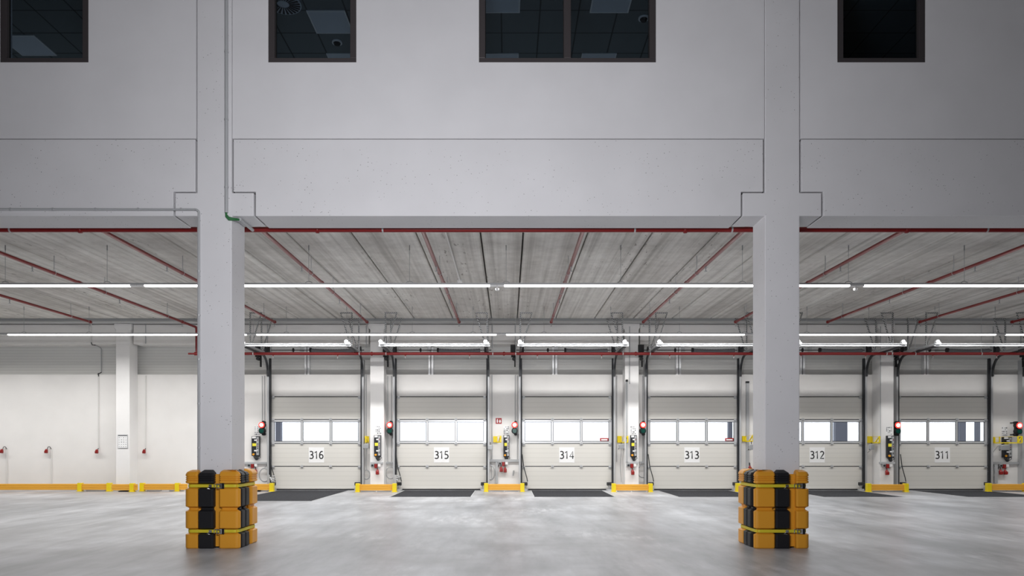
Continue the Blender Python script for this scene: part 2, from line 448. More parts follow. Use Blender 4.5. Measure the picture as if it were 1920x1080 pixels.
# rear columns and beams
for i, x in enumerate(BCOL):
    lb = ['white rear column carrying a small framed notice', 'white rear column between doors 316 and 315', 'white rear column between doors 314 and 313', 'white rear column between doors 312 and 311'][i]
    hw = .215
    m = MB().prism_xz([(x-hw,0),(x+hw,0),(x+hw,5.06),(x+hw+.035,5.12),(x+hw+.035,5.255),(x-hw-.06,5.255),(x-hw-.06,5.12),(x-hw,5.06)], YC, YW)
    m.build('rear_column', 'dock_column', label=lb, cat='column', group='rear columns', bevel=.01)
bx = [-26]+BCOL+[28]
for i in range(5):
    a, b = bx[i], bx[i+1]
    x0, x1 = a+(.28 if i else 0), b-(.28 if i < 4 else 0)
    lb = ['white rear beam over the plain wall, left of the column with the notice', 'white rear beam above door 316 and the plain wall', 'white rear beam above doors 315 and 314',
          'white rear beam above doors 313 and 312', 'white rear beam above door 311'][i]
    MB().box(x0, x1, 22.42, 23.10, 4.625, 5.240).build('rear_beam', 'dock_wall', label=lb, cat='beam', group='rear beams', bevel=.008)

# ------------------------------------------------------------------ outside, seen through the door glass
MB().box(-30, 32, 23.4, 40, -1.3, -1.2).build('ground_yard', 'outside_ground', kind=S)
m = MB(); x = -30
while x < 34:
    m.prism_xy([(x,30),(x+.1,29.93),(x+.22,29.93),(x+.32,30),(x+.32,30.1),(x,30.1)], -1.2, 7); x += .32
m.build('wall_neighbour', 'outside_white', kind=S)
for (px, w, lb, nm) in ((521, .22, 'dark post outside, seen through the left pane of door 316', 'dark_post'), (1370, .14, 'narrow dark upright outside, behind the right pane of door 313', 'dark_post'), (1578, .45, 'wide dark upright outside, behind the right pane of door 312', 'dark_post'),
                (1805, .25, 'dark upright outside, seen through the right pane of door 311', 'dark_post'), (1836, .12, 'thin dark upright outside, the rightmost one in the glass of door 311', 'dark_post')):
    p = P(px, 800, 27)
    MB().box(p[0]-w/2, p[0]+w/2, 27, 27.2, -1.2, 5.5).build(nm, 'outside_dark', label=lb, cat='post')

# ------------------------------------------------------------------ dock doors
NUMS = ['316','315','314','313','312','311','310']
def hinge(x, z, par, w=.065):
    m = MB(); m.box(x-w/2, x+w/2, YD-.03, YD-.002, z-.045, z+.045); m.tube([(x-w*.7,YD-.035,z),(x+w*.7,YD-.035,z)], .014, 8)
    m.build('hinge', 'galvanised', par)
ZJ = [.03, .759, 1.49, 2.258, 2.985]
for di, cx in enumerate(DOORS):
    R_ = empty('door_%d' % (di+1), (cx, YD, 0), kind=S)
    hw = 1.43
    for k in (0, 1, 3):
        m = MB().box(cx-hw, cx+hw, YD, YD+.045, ZJ[k]+.012, ZJ[k+1]-.012)
        m.build('door_section', 'door_panel', R_, bevel=.006)
    m = MB()                                  # glazed section frame
    z0, z1 = ZJ[2]+.012, ZJ[3]-.012; g0, g1 = 1.556, 2.186
    xs_ = [(cx-1.345, cx-.49), (cx-.435, cx+.435), (cx+.49, cx+1.345)]
    m.box(cx-hw, cx+hw, YD, YD+.045, z0, g0); m.box(cx-hw, cx+hw, YD, YD+.045, g1, z1)
    e = [cx-hw]+[v for s_ in xs_ for v in s_]+[cx+hw]
    for q in range(0, 8, 2): m.box(e[q], e[q+1], YD, YD+.045, g0, g1)
    m.build('glazing_frame', 'galv_light', R_)
    for (a, b) in xs_:
        MB().box(a, b, YD+.018, YD+.026, g0, g1).build('window_pane', 'clear_glass', R_)
        m = MB(); t_ = .014
        m.box(a, b, YD-.006, YD+.016, g0, g0+t_); m.box(a, b, YD-.006, YD+.016, g1-t_, g1)
        m.box(a, a+t_, YD-.006, YD+.016, g0+t_, g1-t_); m.box(b-t_, b, YD-.006, YD+.016, g0+t_, g1-t_)
        m.build('pane_gasket', 'black_rubber', R_)
    m = MB()
    for k in (1, 2, 3): m.box(cx-hw, cx+hw, YD+.004, YD+.04, ZJ[k]-.012, ZJ[k]+.012)
    m.build('section_joint', 'dark_steel', R_)
    MB().box(cx-hw, cx+hw, YD-.004, YD+.05, 2.973, 3.00).build('top_seal', 'black_rubber', R_)
    MB().box(cx-hw, cx+hw, YD-.004, YD+.05, 0.001, .042).build('bottom_seal', 'black_rubber', R_)
    for k in (1, 2, 3, 4):
        for sx in (-1, 1): hinge(cx+sx*1.375, ZJ[k]-.02, R_, .07)
        if k < 4:
            for sx in (-.46, .46): hinge(cx+sx, ZJ[k], R_)
    # tracks
    for sx in (-1, 1):
        m = MB(); m.box(cx+sx*1.432, cx+sx*1.475, YD-.11, YD-.01, 0, 4.20)
        m.build('track_angle', 'track_dark', R_)
        xr = cx+sx*1.505
        m = MB(); m.box(xr-.028, xr+.028, YD-.13, YD+.078, 0, 4.15)
        m.build('vertical_track', 'galvanised', R_)
        m = MB(); pts = [(xr, YD-.16, 3.62)]
        for k in range(0, 9):
            a = PI/2*k/8; pts.append((xr, YD-.16-.45*(1-math.cos(a)), 3.72+.53*math.sin(a)))
        pts += [(xr, 21.5, 4.262), (xr, 20.5, 4.29)]
        m.tube(pts, .026, square=True)
        m.build('curved_track', 'dark_steel', R_)
        m = MB(); m.tube([(xr, 22.2, 4.34), (xr, 20.45, 4.36)], .030, square=True)
        m.build('horizontal_track', 'galvanised', R_)
        # ceiling hangers of perforated angle
        for (yy, zb) in ((21.02, 4.31), (21.98, 4.31)):
            m = MB(); xo = xr-sx*.33; w = .019
            m.box(xr-w, xr+w, yy, yy+.03, zb, ZC-.03)
            m.box(min(xo,xr)-w, max(xo,xr)+w, yy, yy+.03, ZC-.035, ZC)
            m.tube([(xo, yy+.015, ZC-.03), (xr-sx*.03, yy+.015, zb+.06)], .015, square=True)
            m.build('ceiling_hanger', 'perforated_steel', R_)
        m = MB(); m.box(xr-.07, xr+.07, 20.42, 20.52, 4.33, 4.40); m.tube([(xr-.03,20.40,4.41),(xr-.03,20.47,4.41)], .055, 14)
        m.build('track_end_bracket', 'galvanised', R_)
    m = MB(); m.box(cx-1.60, cx+1.60, 20.46, 20.50, 4.285, 4.310); m.box(cx-1.60, cx+1.60, 20.46, 20.50, 4.345, 4.365); m.box(cx-1.60, cx+1.60, 20.49, 20.50, 4.31, 4.345)
    m.build('cross_bar', 'bar_steel', R_)
    # shaft, spring, drums
    ys, zs = 22.34, 4.425
    MB().tube([(cx-1.62,ys,zs),(cx+1.6,ys,zs)], .014, 10).build('torsion_shaft', 'dark_steel', R_)
    pts = []; rr = []
    n = 64
    for k in range(n+1):
        u = k/n; pts.append((cx-.05+u*1.30, ys, zs-.012-.02*math.sin(PI*u))); rr.append(.062 if k % 4 else .054)
    MB().tube(pts, rr, 12).build('torsion_spring', 'spring_steel', R_)
    m = MB(); m.tube([(cx-.11,ys,zs),(cx-.05,ys,zs)], .07, 8)
    m.tube([(cx-.66,ys,zs),(cx-.64,ys,zs),(cx-.61,ys,zs),(cx-.59,ys,zs)], [.02,.065,.065,.02], 8)
    m.build('spring_cone', 'black_plastic', R_)
    for sx in (-1, 1):
        xd = cx+sx*1.44
        m = MB(); m.tube([(xd-.06,ys,zs),(xd-.05,ys,zs),(xd+.05,ys,zs),(xd+.06,ys,zs)], [.12,.10,.10,.12], 18)
        m.build('cable_drum', 'dark_steel', R_)
        MB().box(xd-sx*.11-.006, xd-sx*.11+.006, ys-.05, 22.42, zs-.13, 4.57).build('bearing_plate', 'galvanised', R_)
    m = MB(); m.box(cx-1.80, cx-1.62, 22.25, 22.41, 4.36, 4.58); m.box(cx-1.78, cx-1.66, 22.2, 22.38, 4.20, 4.35); m.tube([(cx-1.70,22.2,4.14),(cx-1.70,22.33,4.14)], .05, 14)
    m.box(cx-1.68, cx-1.64, 22.35, 22.41, 3.9, 4.4)
    m.build('hoist_drive', 'black_plastic', R_)
    m = MB(); xb = cx-.37
    m.box(xb-.08, xb-.015, 22.95, 23.09, 3.7, 4.60); m.box(xb+.015, xb+.08, 22.95, 23.09, 3.7, 4.60)
    m.build('wall_strut', 'galv_light', R_)
    m = MB(); m.box(xb-.06, xb+.06, 22.395, 22.415, 4.38, 4.60); m.box(xb-.05, xb+.05, 22.3, 22.41, 4.385, 4.40)
    m.build('centre_bracket', 'galvanised', R_)
    # number sign
    if di < 6:
        r = empty('number_sign', (cx, YD-.004, .96), 'white square sign reading %s on the dock door' % NUMS[di], 'sign', 'door number signs')
        zc = H+(HY-853)*YD/F
        MB().box(cx-.245, cx+.245, YD-.005, YD-.001, zc-.245, zc+.245).build('sign_plate', 'sign_white', r)
        digits_mesh(NUMS[di], cx, YD-.0065, zc, 'digits', 'print_black', r)
    if di in (2, 3):
        MB().box(cx+1.06, cx+1.33, YD+.010, YD+.016, g0+.016, g0+.11).build('pane_sticker', 'sign_red', R_)
        MB().box(cx+1.10, cx+1.30, YD+.006, YD+.010, g0+.035, g0+.075).build('sticker_text_field', 'sign_white', R_)
    # guide rollers at the foot
    for sx, nm in ((-1, 'left'), (1, 'right')):
        xq = cx+sx*1.34
        side = nm
        r = empty('door_buffer', (xq, YD-.16, 0), 'black rubber buffer on a bracket at the %s foot of door %s' % (side, NUMS[di]) if di < 6 else 'black rubber buffer at the foot of the door beyond 311', 'buffer', 'door foot buffers')
        MB().box(xq-.08, xq+.08, YD-.22, YD-.09, .16, .26).build('rubber_block', 'black_rubber', r, bevel=.012)
        m = MB(); m.tube([(xq-.05,YD-.12,.16),(xq+.02,YD-.12,.05)], .016, 8); m.tube([(xq+.05,YD-.12,.16),(xq-.01,YD-.12,.05)], .016, 8)
        m.box(xq-.07, xq+.07, YD-.18, YD-.06, 0, .045); m.tube([(xq-.10,YD-.12,.03),(xq+.10,YD-.12,.03)], .02, 8)
        m.build('buffer_bracket', 'galvanised', r)
    # floor leveller plate
    if di < 6:
        y0 = 18.22 if di == 0 else 19.68
        r = empty('leveller_plate', (cx-.03, (y0+YD)/2, 0), 'dark speckled leveller plate let into the floor before door %s' % NUMS[di] + (', the longest one' if di == 0 else ''), 'dock leveller', 'floor leveller plates')
        MB().box(cx-.03-1.11, cx-.03+1.11, y0, YD-.25, .0005, .006).build('plate', 'leveller_plate', r)
        m = MB(); m.box(cx-.03-1.135, cx-.03+1.135, y0-.025, y0, .0005, .007); 
        for sx in (-1, 1): m.box(cx-.03+sx*1.11, cx-.03+sx*1.135, y0, YD-.25, .0005, .007)
        m.build('plate_edge', 'galvanised', r)

# ------------------------------------------------------------------ column protectors
def corner_poly(a, b, d, r, t, c=.018):
    """L-less solid corner block, outer corner at origin, legs a along +x and b along +y, outer faces inset by d"""
    a -= d*.3; b -= d*.3
    pts = [(a, t), (a, d+c), (a-c, d)]
    n = 5
    for k in range(n+1):
        an = -PI/2-PI/2*k/n
        pts.append((r+(r-d)*math.cos(an), r+(r-d)*math.sin(an)))
    pts += [(d, b-c), (d+c, b), (t, b), (t, t)]
    return pts
def insert_poly(w, d, t, c=.018):
    k = d*.45
    return [(k, t), (k, d+c), (k+c, d), (w-k-c, d), (w-k, d+c), (w-k, t)]
PROF = [(0,.012),(.015,0),(.195,0),(.218,.052),(.262,.052),(.285,0),(.515,0),(.540,.045),(.560,.045),(.585,0),(.825,0),(.848,.052),(.890,.052),(.910,0)]
for zz in (.935, .962, .989): PROF += [(zz,0),(zz+.004,.011),(zz+.012,.011),(zz+.016,0)]
PROF += [(1.03,0),(1.062,.02),(1.082,.06),(1.09,.10)]
PROFB = [(z, d) for z, d in PROF[:-4]]+[(1.02,0),(1.05,.018),(1.09,.10)]
def loft(m, fn, prof, xf):
    rings = [[xf(p)+(z,) for p in fn(d)] for z, d in prof]
    k = len(rings[0]); vs = [v for R in rings for v in R]; fs = []
    for i in range(len(rings)-1):
        for j in range(k):
            j2 = (j+1) % k; fs.append((i*k+j, i*k+j2, (i+1)*k+j2, (i+1)*k+j))
    fs.append(tuple(reversed(range(k)))); fs.append(tuple(range((len(rings)-1)*k, len(rings)*k)))
    m.add(vs, fs)
def protector(cx, cy, front, left, back, right, label, rx, hx, mirror):
    """each face spec: (first corner leg, insert start, insert widths, last corner leg) walking counter clockwise"""
    hs, hd = .385, .385
    r = empty('column_protector', (cx, cy, 0), label, 'column protector', 'column protectors')
    t = .12
    # corners: FL, FR, BR, BL. transforms map local(+x,+y from outer corner)
    X0, X1, Y0, Y1 = cx-hs, cx+hs, cy-hd, cy+hd
    fa, fi, fw, fb = front; ra, ri, rw, rb = right; ba, bi, bw, bb = back; la, li, lw, lb_ = left
    specs = [(lambda p: (X0+p[0], Y0+p[1]), fa, lb_), (lambda p: (X1-p[0], Y0+p[1]), fb, ra),
             (lambda p: (X1-p[0], Y1-p[1]), ba, rb), (lambda p: (X0+p[0], Y1-p[1]), bb, la)]
    for xf, a, b in specs:
        m = MB(); loft(m, lambda d: corner_poly(a, b, d, .075 if b > .15 else .055, t), PROF, xf)
        o = m.build('corner_module', 'amber_plastic', r, bevel=.006)
    # recessed yellow body behind the inserts
    m = MB()
    i = .078
    for (x0,x1,y0,y1) in ((X0+i,X1-i,Y0+i,Y0+t),(X0+i,X1-i,Y1-t,Y1-i),(X0+i,X0+t,Y0+t,Y1-t),(X1-t,X1-i,Y0+t,Y1-t)):
        m.box(x0, x1, y0, y1, .02, .84 if False else 1.03)
    m.build('inner_body', 'amber_plastic', r, bevel=.004)
    def ins(xf, start, widths):
        x = start
        for w in widths:
            m = MB(); loft(m, lambda d, x=x, w=w: [(p[0]+x, p[1]-.004) for p in insert_poly(w, d, t)], PROFB, xf)
            m.build('black_insert', 'black_plastic', r, bevel=.005); x += w+.006
    ins(lambda p: (X0+p[0], Y0+p[1]), fi, fw)
    ins(lambda p: (X1-p[1], Y0+p[0]), ri, rw)
    ins(lambda p: (X1-p[0], Y1-p[1]), bi, bw)
    ins(lambda p: (X0+p[1], Y1-p[0]), li, lw)
    for zc in (.240, .869):
        # strap ring
        out = []
        for d in (.030, .036):
            rad = .06; pts = []
            for (qx, qy, a0) in ((X1-d-rad, Y0+d+rad, -90), (X1-d-rad, Y1-d-rad, 0), (X0+d+rad, Y1-d-rad, 90), (X0+d+rad, Y0+d+rad, 180)):
                for k in range(6):
                    a = math.radians(a0+18*k); pts.append((qx+rad*math.cos(a), qy+rad*math.sin(a)))
            out.append(pts)
        n = len(out[0]); vs = []
        for pts in out:
            for z in (zc-.021, zc+.021): vs += [(x, y, z) for x, y in pts]
        fs = []
        for j in range(n):
            k = (j+1) % n
            fs += [(j,k,n+k,n+j), (2*n+j,3*n+j,3*n+k,2*n+k), (n+j,n+k,3*n+k,3*n+j), (j,2*n+j,2*n+k,k)]
        st = MB().add(vs, fs).build('strap', 'strap_yellow', r, label='bright yellow ratchet strap')
        # ratchet
        x = cx+rx; y = Y0+.014
        m = MB(); m.box(x-.055, x-.045, y-.018, y+.01, zc-.034, zc+.034); m.box(x+.045, x+.053, y-.018, y+.01, zc-.034, zc+.034)
        m.tube([(x-.05,y-.014,zc+.026),(x+.05,y-.014,zc+.026)], .006, 8); m.tube([(x-.05,y-.014,zc-.026),(x+.05,y-.014,zc-.026)], .006, 8)
        m.tube([(x+.012,y-.02,zc-.034),(x+.012,y-.02,zc+.034)], .011, 8); m.box(x-.012, x-.006, y-.022, y, zc-.03, zc+.03)
        m.tube([(x-.09,y-.006,zc-.03),(x-.09,y-.006,zc+.03)], .005, 8); m.tube([(x-.09,y-.006,zc+.028),(x-.05,y-.008,zc+.028)], .004, 8)
        m.build('ratchet', 'chrome', st)
        m = MB(); m.box(x+.02, x+.052, y-.026, y-.018, zc-.036, zc+.036); m.build('ratchet_handle', 'black_plastic', st)
        xh = cx+hx
        m = MB(); m.box(xh-.02, xh+.02, y-.008, y+.0, zc-.018, zc+.018); m.tube([(xh-.015,y-.01,zc-.01),(xh-.045,y-.014,zc-.035),(xh+.01,y-.012,zc-.045)], .004, 6)
        m.build('strap_buckle', 'chrome', st)
    return r
cyp = 9.845+.385
protector(-4.110, cyp, (.19,.196,(.215,),.285), (.28,.29,(.12,.12),.20), (.28,.29,(.19,),.2), (.07,.08,(.15,.15),.28),
    'orange and black plastic column guard, wrapped in yellow straps, on the column with conduits', .125, -.02, False)
protector(3.800, cyp, (.285,.290,(.20,),.19), (.28,.29,(.16,.16),.07), (.2,.29,(.19,),.28), (.19,.2,(.15,.15),.2),
    'orange and black plastic column guard, wrapped in yellow straps, on the column without conduits', .255, .065, True)

# ------------------------------------------------------------------ conduits on the front columns
def P3(px, py, Y=YF-.03): return P(px, py, Y)
def clips(m, pts, w):
    for p in pts: m.box(p[0]-w, p[0]+w, p[1]-.0, p[1]+.03, p[2]-.012, p[2]+.012)
r = empty('conduit', (P3(424.5, 405)[0], YF-.025, 4.66), 'thick grey conduit down the front of the column, with green cables at its end', 'conduit')
xa = (424.5-CX)*(YF-.025)/F
MB().tube([(xa,YF-.025,10.5),(xa,YF-.025,4.70)], .024, 14).build('conduit_tube', 'conduit_grey', r)
for z in (5.06+.95*k for k in range(5)): MB().tube([(xa,YF-.025,z-.01),(xa,YF-.025,z+.01)], .029, 14).build('pipe_clip', 'galvanised', r)
m = MB()
for j, dz in enumerate((0, .018, .034)):
    m.tube([(xa-.008+.008*j,YF-.03,4.72),(xa-.005,YF-.03,4.68-dz),(xa+.035,YF-.03,4.635-dz),(xa+.09,YF-.01,4.625-dz*.6),(xa+.14,YF+.05,4.632-dz*.3),(xa+.155,YF+.12,4.64)], .011, 8)
m.build('green_cable', 'green_cable', r, label='green sheathed cables bending round the column edge')
MB().tube([(xa+.155,YF+.06,4.636),(xa+.155,YF+.57,4.636)], .024, 12).build('soffit_conduit', 'conduit_grey', r)
# left beam conduit
y_ = YF-.02; zb_ = H+(HY-394.5)*y_/F; xl = (373-CX)*y_/F
r = empty('conduit', (xl, y_, 1.1), 'thin grey conduit along the beam foot, turning down the left edge of the column', 'conduit')
pts = [(-14,y_,zb_+.02),(xl-.05,y_,zb_+.012)]
for k in range(6):
    a = PI/2*k/5; pts.append((xl-.05+.05*math.sin(a), y_, zb_+.012-.05+.05*math.cos(a)))
pts.append((xl, y_, 1.0)); MB().tube(pts, .016, 10).build('conduit_tube', 'conduit_grey', r)
x = -7.6
while x < xl-.2: MB().tube([(x-.01,y_,zb_+.016),(x+.01,y_,zb_+.016)], .021, 10).build('pipe_clip', 'galvanised', r); x += .6
z = 1.4
while z < 4.5: MB().tube([(xl,y_,z-.01),(xl,y_,z+.01)], .021, 10).build('pipe_clip', 'galvanised', r); z += .62
# ceiling conduit
r = empty('ceiling_conduit', (-1.15, 14, ZC-.04), 'pale grey conduit on the concrete ceiling ending in a small box', 'conduit')
MB().tube([(-1.152,10.7,ZC-.022),(-1.152,16.85,ZC-.022)], .02, 10).build('conduit_tube', 'pvc_white', r)
MB().box(-1.21, -1.10, 16.85, 16.99, ZC-.05, ZC).build('junction_box', 'white_plastic', r, bevel=.006)

# ------------------------------------------------------------------ sprinkler pipes
zp = 4.690; yp = 10.74
r = empty('sprinkler_main_pipe', (0, yp, zp), 'red sprinkler main running along the back of the front beams', 'pipe')
MB().tube([(-14,yp,zp),(14,yp,zp)], .040, 14).build('pipe', 'red_paint', r)
for px in (150, 595, 1285, 1700):
    x = (px-CX)*yp/F; MB().tube([(x-.03,yp,zp),(x-.02,yp,zp),(x+.02,yp,zp),(x+.03,yp,zp)], [.045,.055,.055,.045], 14).build('coupling', 'red_paint', r)
for px in (20, 718, 1190, 1372, 1850):
    x = (px-CX)*yp/F
    m = MB(); m.tube([(x-.012,yp,zp),(x+.012,yp,zp)], .045, 14); m.tube([(x,yp,zp+.04),(x,yp,ZC)], .006, 6); m.build('pipe_hanger', 'galvanised', r)
ZP = H+3.57; YE = 20.55
def sprinkler_head(m, x, y, z, s=1):
    m.tube([(x,y,z-.02),(x,y,z-.07*s)], .012*s, 8); m.tube([(x,y,z-.07*s),(x,y,z-.11*s)], .008*s, 8); m.tube([(x,y,z-.11*s),(x,y,z-.116*s)], .026*s, 10)
bnames = ['outermost', 'second']
for k in range(-3, 7):
    x = -4.09+8/3*k
    if k == -3: continue
    nm = {-2: 'red sprinkler branch ending far left, joined to the low red pipe', -1: 'red sprinkler branch ending just left of door 316', 0: 'red sprinkler branch ending above the column between doors 316 and 315',
          1: 'red sprinkler branch ending above door 315', 2: 'red sprinkler branch ending above door 314', 3: 'red sprinkler branch ending above the column between doors 314 and 313', 4: 'red sprinkler branch ending above the right side of door 313',
          5: 'red sprinkler branch ending above door 312', 6: 'red sprinkler branch ending above door 311'}[k]
    r = empty('sprinkler_branch_pipe', (x, 16, ZP), nm, 'pipe', 'sprinkler branch pipes')
    m = MB(); m.tube([(x,yp,zp+.041),(x,yp,ZP-.03),(x,yp+.05,ZP),(x,YE,ZP)], .035, 12)
    m.build('pipe', 'red_paint', r)
    MB().tube([(x,YE-.05,ZP),(x,YE-.03,ZP),(x,YE+.04,ZP),(x,YE+.05,ZP)], [.034,.046,.046,.02], 12).build('end_cap', 'red_paint', r)
    MB().tube([(x,15.55,ZP),(x,15.57,ZP),(x,15.66,ZP),(x,15.68,ZP)], [.03,.043,.043,.03], 12).build('coupling', 'red_paint', r)
    for y in (11.0, 14.08, 17.24, YE):
        m = MB(); sprinkler_head(m, x, y, ZP, 1.1); m.build('sprinkler_head', 'lamp_grey', r)
    for y in (14.75, 16.6, 19.65):
        m = MB(); m.tube([(x,y,ZP+.12),(x,y,ZC)], .007, 6)
        ring = [(x+.042*math.sin(a)*(1 if z_ is None else 1), y, ZP+.0+.042*math.cos(a)) for a, z_ in ((2*PI*q/12, None) for q in range(13))]
        m.tube(ring, .005, 5, cap=False); m.tube([(x-.03,y,ZP+.03),(x,y,ZP+.12)], .005, 5); m.tube([(x+.03,y,ZP+.03),(x,y,ZP+.12)], .005, 5)
        m.build('pipe_hanger', 'galvanised', r)
# farther branches out at the sides
for k in (-3, 7, 8):
    x = -4.09+8/3*k
    r = empty('sprinkler_branch_pipe', (x, 16, ZP), {-3: 'leftmost red sprinkler branch under the ceiling', 7: 'red sprinkler branch near the right end of the ceiling, second outermost', 8: 'rightmost red sprinkler branch under the ceiling'}[k], 'pipe', 'sprinkler branch pipes')
    MB().tube([(x,yp,zp+.041),(x,yp,ZP-.03),(x,yp+.05,ZP),(x,YE,ZP)], .035, 12).build('pipe', 'red_paint', r)
    MB().tube([(x,YE-.05,ZP),(x,YE-.03,ZP),(x,YE+.04,ZP),(x,YE+.05,ZP)], [.034,.046,.046,.02], 12).build('end_cap', 'red_paint', r)
    for y in (14.08, 17.24, YE):
        m = MB(); sprinkler_head(m, x, y, ZP, 1.1); m.build('sprinkler_head', 'lamp_grey', r)
    for y in (14.75, 16.6, 19.65):
        m = MB(); m.tube([(x,y,ZP+.02),(x,y,ZC)], .007, 6); m.tube([(x,y-.01,ZP),(x,y+.01,ZP)], .036, 10); m.build('pipe_hanger', 'galvanised', r)
# low pipe across the doors
yl = 21.5; zl = H+(HY-663.2)*yl/F; xle = -4.09-2*8/3
r = empty('sprinkler_low_pipe', (0, yl, zl), 'long red pipe running level in front of the dock door tops', 'pipe')
m = MB(); m.tube([(xle,yl,zl),(20,yl,zl)], .045, 12); m.tube([(xle-.25,yl,zl),(xle,yl,zl)], .03, 10)
m.build('pipe', 'red_paint', r)
MB().tube([(xle,YE+.055,ZP),(xle,yl-.06,ZP),(xle,yl,ZP-.06),(xle,yl,zl)], .038, 12).build('riser', 'red_paint', r)
m = MB(); m.tube([(xle-.06,yl,zl),(xle+.06,yl,zl)], .056, 12); m.build('tee_fitting', 'red_paint', r)
for px in (512,633,760,880.5,1007.5,1128,1255.5,1376,1502,1623,1749,1869):
    x = (px-CX)*yl/F; m = MB(); m.tube([(x,yl,zl-.03),(x,yl,zl-.075)], .018, 8); m.build('outlet', 'red_paint', r)
    m = MB(); m.tube([(x,yl,zl-.075),(x,yl,zl-.13)], .011, 8); m.tube([(x,yl,zl-.13),(x,yl,zl-.137)], .026, 10); m.build('sprinkler_head', 'lamp_grey', r)
for px in (475, 674, 724, 924, 967, 1168, 1219, 1662, 1672, 1716, 1840):
    x = (px-CX)*yl/F
    m = MB(); m.tube([(x-.012,yl,zl),(x+.012,yl,zl)], .051, 12); m.tube([(x,yl,zl+.04),(x,yl,ZC)], .007, 6); m.build('pipe_hanger', 'galvanised', r)
for px in (697, 945, 1192, 1687):
    x = (px-CX)*yl/F; MB().tube([(x-.03,yl,zl),(x-.02,yl,zl),(x+.02,yl,zl),(x+.03,yl,zl)], [.045,.062,.062,.045], 12).build('coupling', 'red_paint', r)

# ------------------------------------------------------------------ light lines
ZL = 4.558
LINES = []
def light_row(Y, gaps, wires, half, rowname):
    s = F/Y
    for i, (g0, g1) in enumerate(zip(gaps, gaps[1:])):
        x0, x1 = (g0-CX)/s, (g1-CX)/s
        lb = rowname[i]
        r = empty('linear_ceiling_light', ((x0+x1)/2, Y, ZL), lb, 'ceiling light', 'linear ceiling lights')
        MB().box(x0+.002, x1-.002, Y-.032, Y+.032, ZL+.026, ZL+.062).build('housing', 'conduit_grey', r)
        MB().box(x0+half, x1-half, Y-.020, Y+.020, ZL-.006, ZL+.026).build('tube', 'tube_light', r)
        m = MB(); m.box(x0+.004, x0+half, Y-.028, Y+.028, ZL-.005, ZL+.026); m.box(x1-half, x1-.004, Y-.028, Y+.028, ZL-.005, ZL+.026); m.build('end_cover', 'white_plastic', r)
        LINES.append((x0+half, x1-half, Y))
        for w in wires:
            if g0 <= w < g1:
                x = (w-CX)/s
                m = MB(); m.tube([(x,Y,ZL+.10),(x,Y,ZC-.10)], .0045, 5); m.tube([(x,Y,ZC-.10),(x,Y,ZC)], .010, 6)
                m.tube([(x-.07,Y,ZL+.064),(x-.05,Y,ZL+.085),(x,Y,ZL+.10),(x+.05,Y,ZL+.085),(x+.07,Y,ZL+.064)], .007, 5)
                m.build('suspension_wire', 'lamp_grey', r)
light_row(13.98, [-416, 258, 932, 1606, 2280], [-180, 10, 201, 390, 579, 768, 949, 1164, 1392, 1591, 1808, 2000], .14,
    ['front row light line behind the column with conduits, leftmost', 'front row light line just right of the column with conduits', 'front row light line right of the middle, up to the column without conduits', 'front row light line at the far right'])
light_row(20.16, [-460, 6, 472, 940, 1405, 1876, 2342], [45, 167, 420, 537, 650, 773, 887, 1020, 1145, 1274, 1396, 1513, 1629, 1753, 1866, 2000], .14,
    ['rear row light line beyond the left edge', 'rear row light line above the plain wall on the left', 'rear row light line above doors 316 and 315', 'rear row light line above doors 314 and 313', 'rear row light line above doors 312 and 311', 'rear row light line, rightmost'])
for px, lb in ((932, 'small white sensor under the front light line, above door 315'), (1604, 'small white sensor under the front light line near the column without conduits')):
    x = (px-CX)*13.98/F
    r = empty('motion_sensor', (x, 13.98, ZL-.08), lb, 'sensor', 'light line sensors')
    m = MB(); m.tube([(x,13.98,ZL-.004),(x,13.98,ZL-.03)], .018, 10); m.build('sensor_neck', 'white_plastic', r)
    m = MB(); m.tube([(x,13.98,ZL-.03),(x,13.98,ZL-.045),(x,13.98,ZL-.075),(x,13.98,ZL-.085)], [.03,.042,.036,.015], 14); m.build('sensor_head', 'white_plastic', r)

# ------------------------------------------------------------------ barriers
def rail_profile(y, z0, z1):
    h = z1-z0
    pts = [(y+.05, z0), (y+.006, z0)]
    for k in range(3):
        a, b = z0+h*k/3, z0+h*(k+1)/3
        pts += [(y, a+.006), (y, b-.006), (y+.007, b-.001 if k < 2 else b)]
        if k < 2: pts += [(y+.007, b+.001)]
    pts += [(y+.05, z1)]
    return pts
def post(x0, x1, y, par, side=0):
    m = MB(); m.box(x0, x1, y-.03, y+.11, 0, .262); m.box(x0-.02, x1+.02, y-.06, y+.14, 0, .012)
    m.build('end_post', 'yellow_paint', par, bevel=.006)
    m = MB()
    for xx in (x0+.03, x1-.03): m.tube([(xx,y-.0,.262),(xx,y-.0,.272)], .010, 6)
    m.build('bolt', 'galvanised', par)
def barrier(px0, px1, y, posts, label, grp='low floor barriers'):
    s = F/y; x0, x1 = (px0-CX)/s, (px1-CX)/s
    r = empty('floor_barrier', ((x0+x1)/2, y, 0), label, 'barrier', grp)
    pw = .125; ps = [(p-CX)/s for p in posts]
    MB().prism_yz(rail_profile(y, .045, .235), x0+.02, x1-.02).build('rail', 'orange_rail', r)
    for p in ps: post(p-pw/2, p+pw/2, y, r)
    m = MB(); x = x0+.15
    m.box(x0+.2, x0+.6 if x1-x0 < 2 else x0+.8, y+.03, y+.2, .0, .03); m.box(x1-.6 if x1-x0 < 2 else x1-.8, x1-.2, y+.03, y+.2, 0, .03)
    m.build('anchor_plate', 'galvanised', r)
barrier(452, 513, 22.0, [509], 'short orange and yellow floor barrier left of door 316, behind the column guard')
barrier(666, 743.5, 21.8, [670.5, 739.5], 'orange floor barrier with yellow ends between doors 316 and 315')
barrier(907.5, 983.3, 21.95, [911.5, 979.5], 'orange floor barrier with yellow ends between doors 315 and 314')
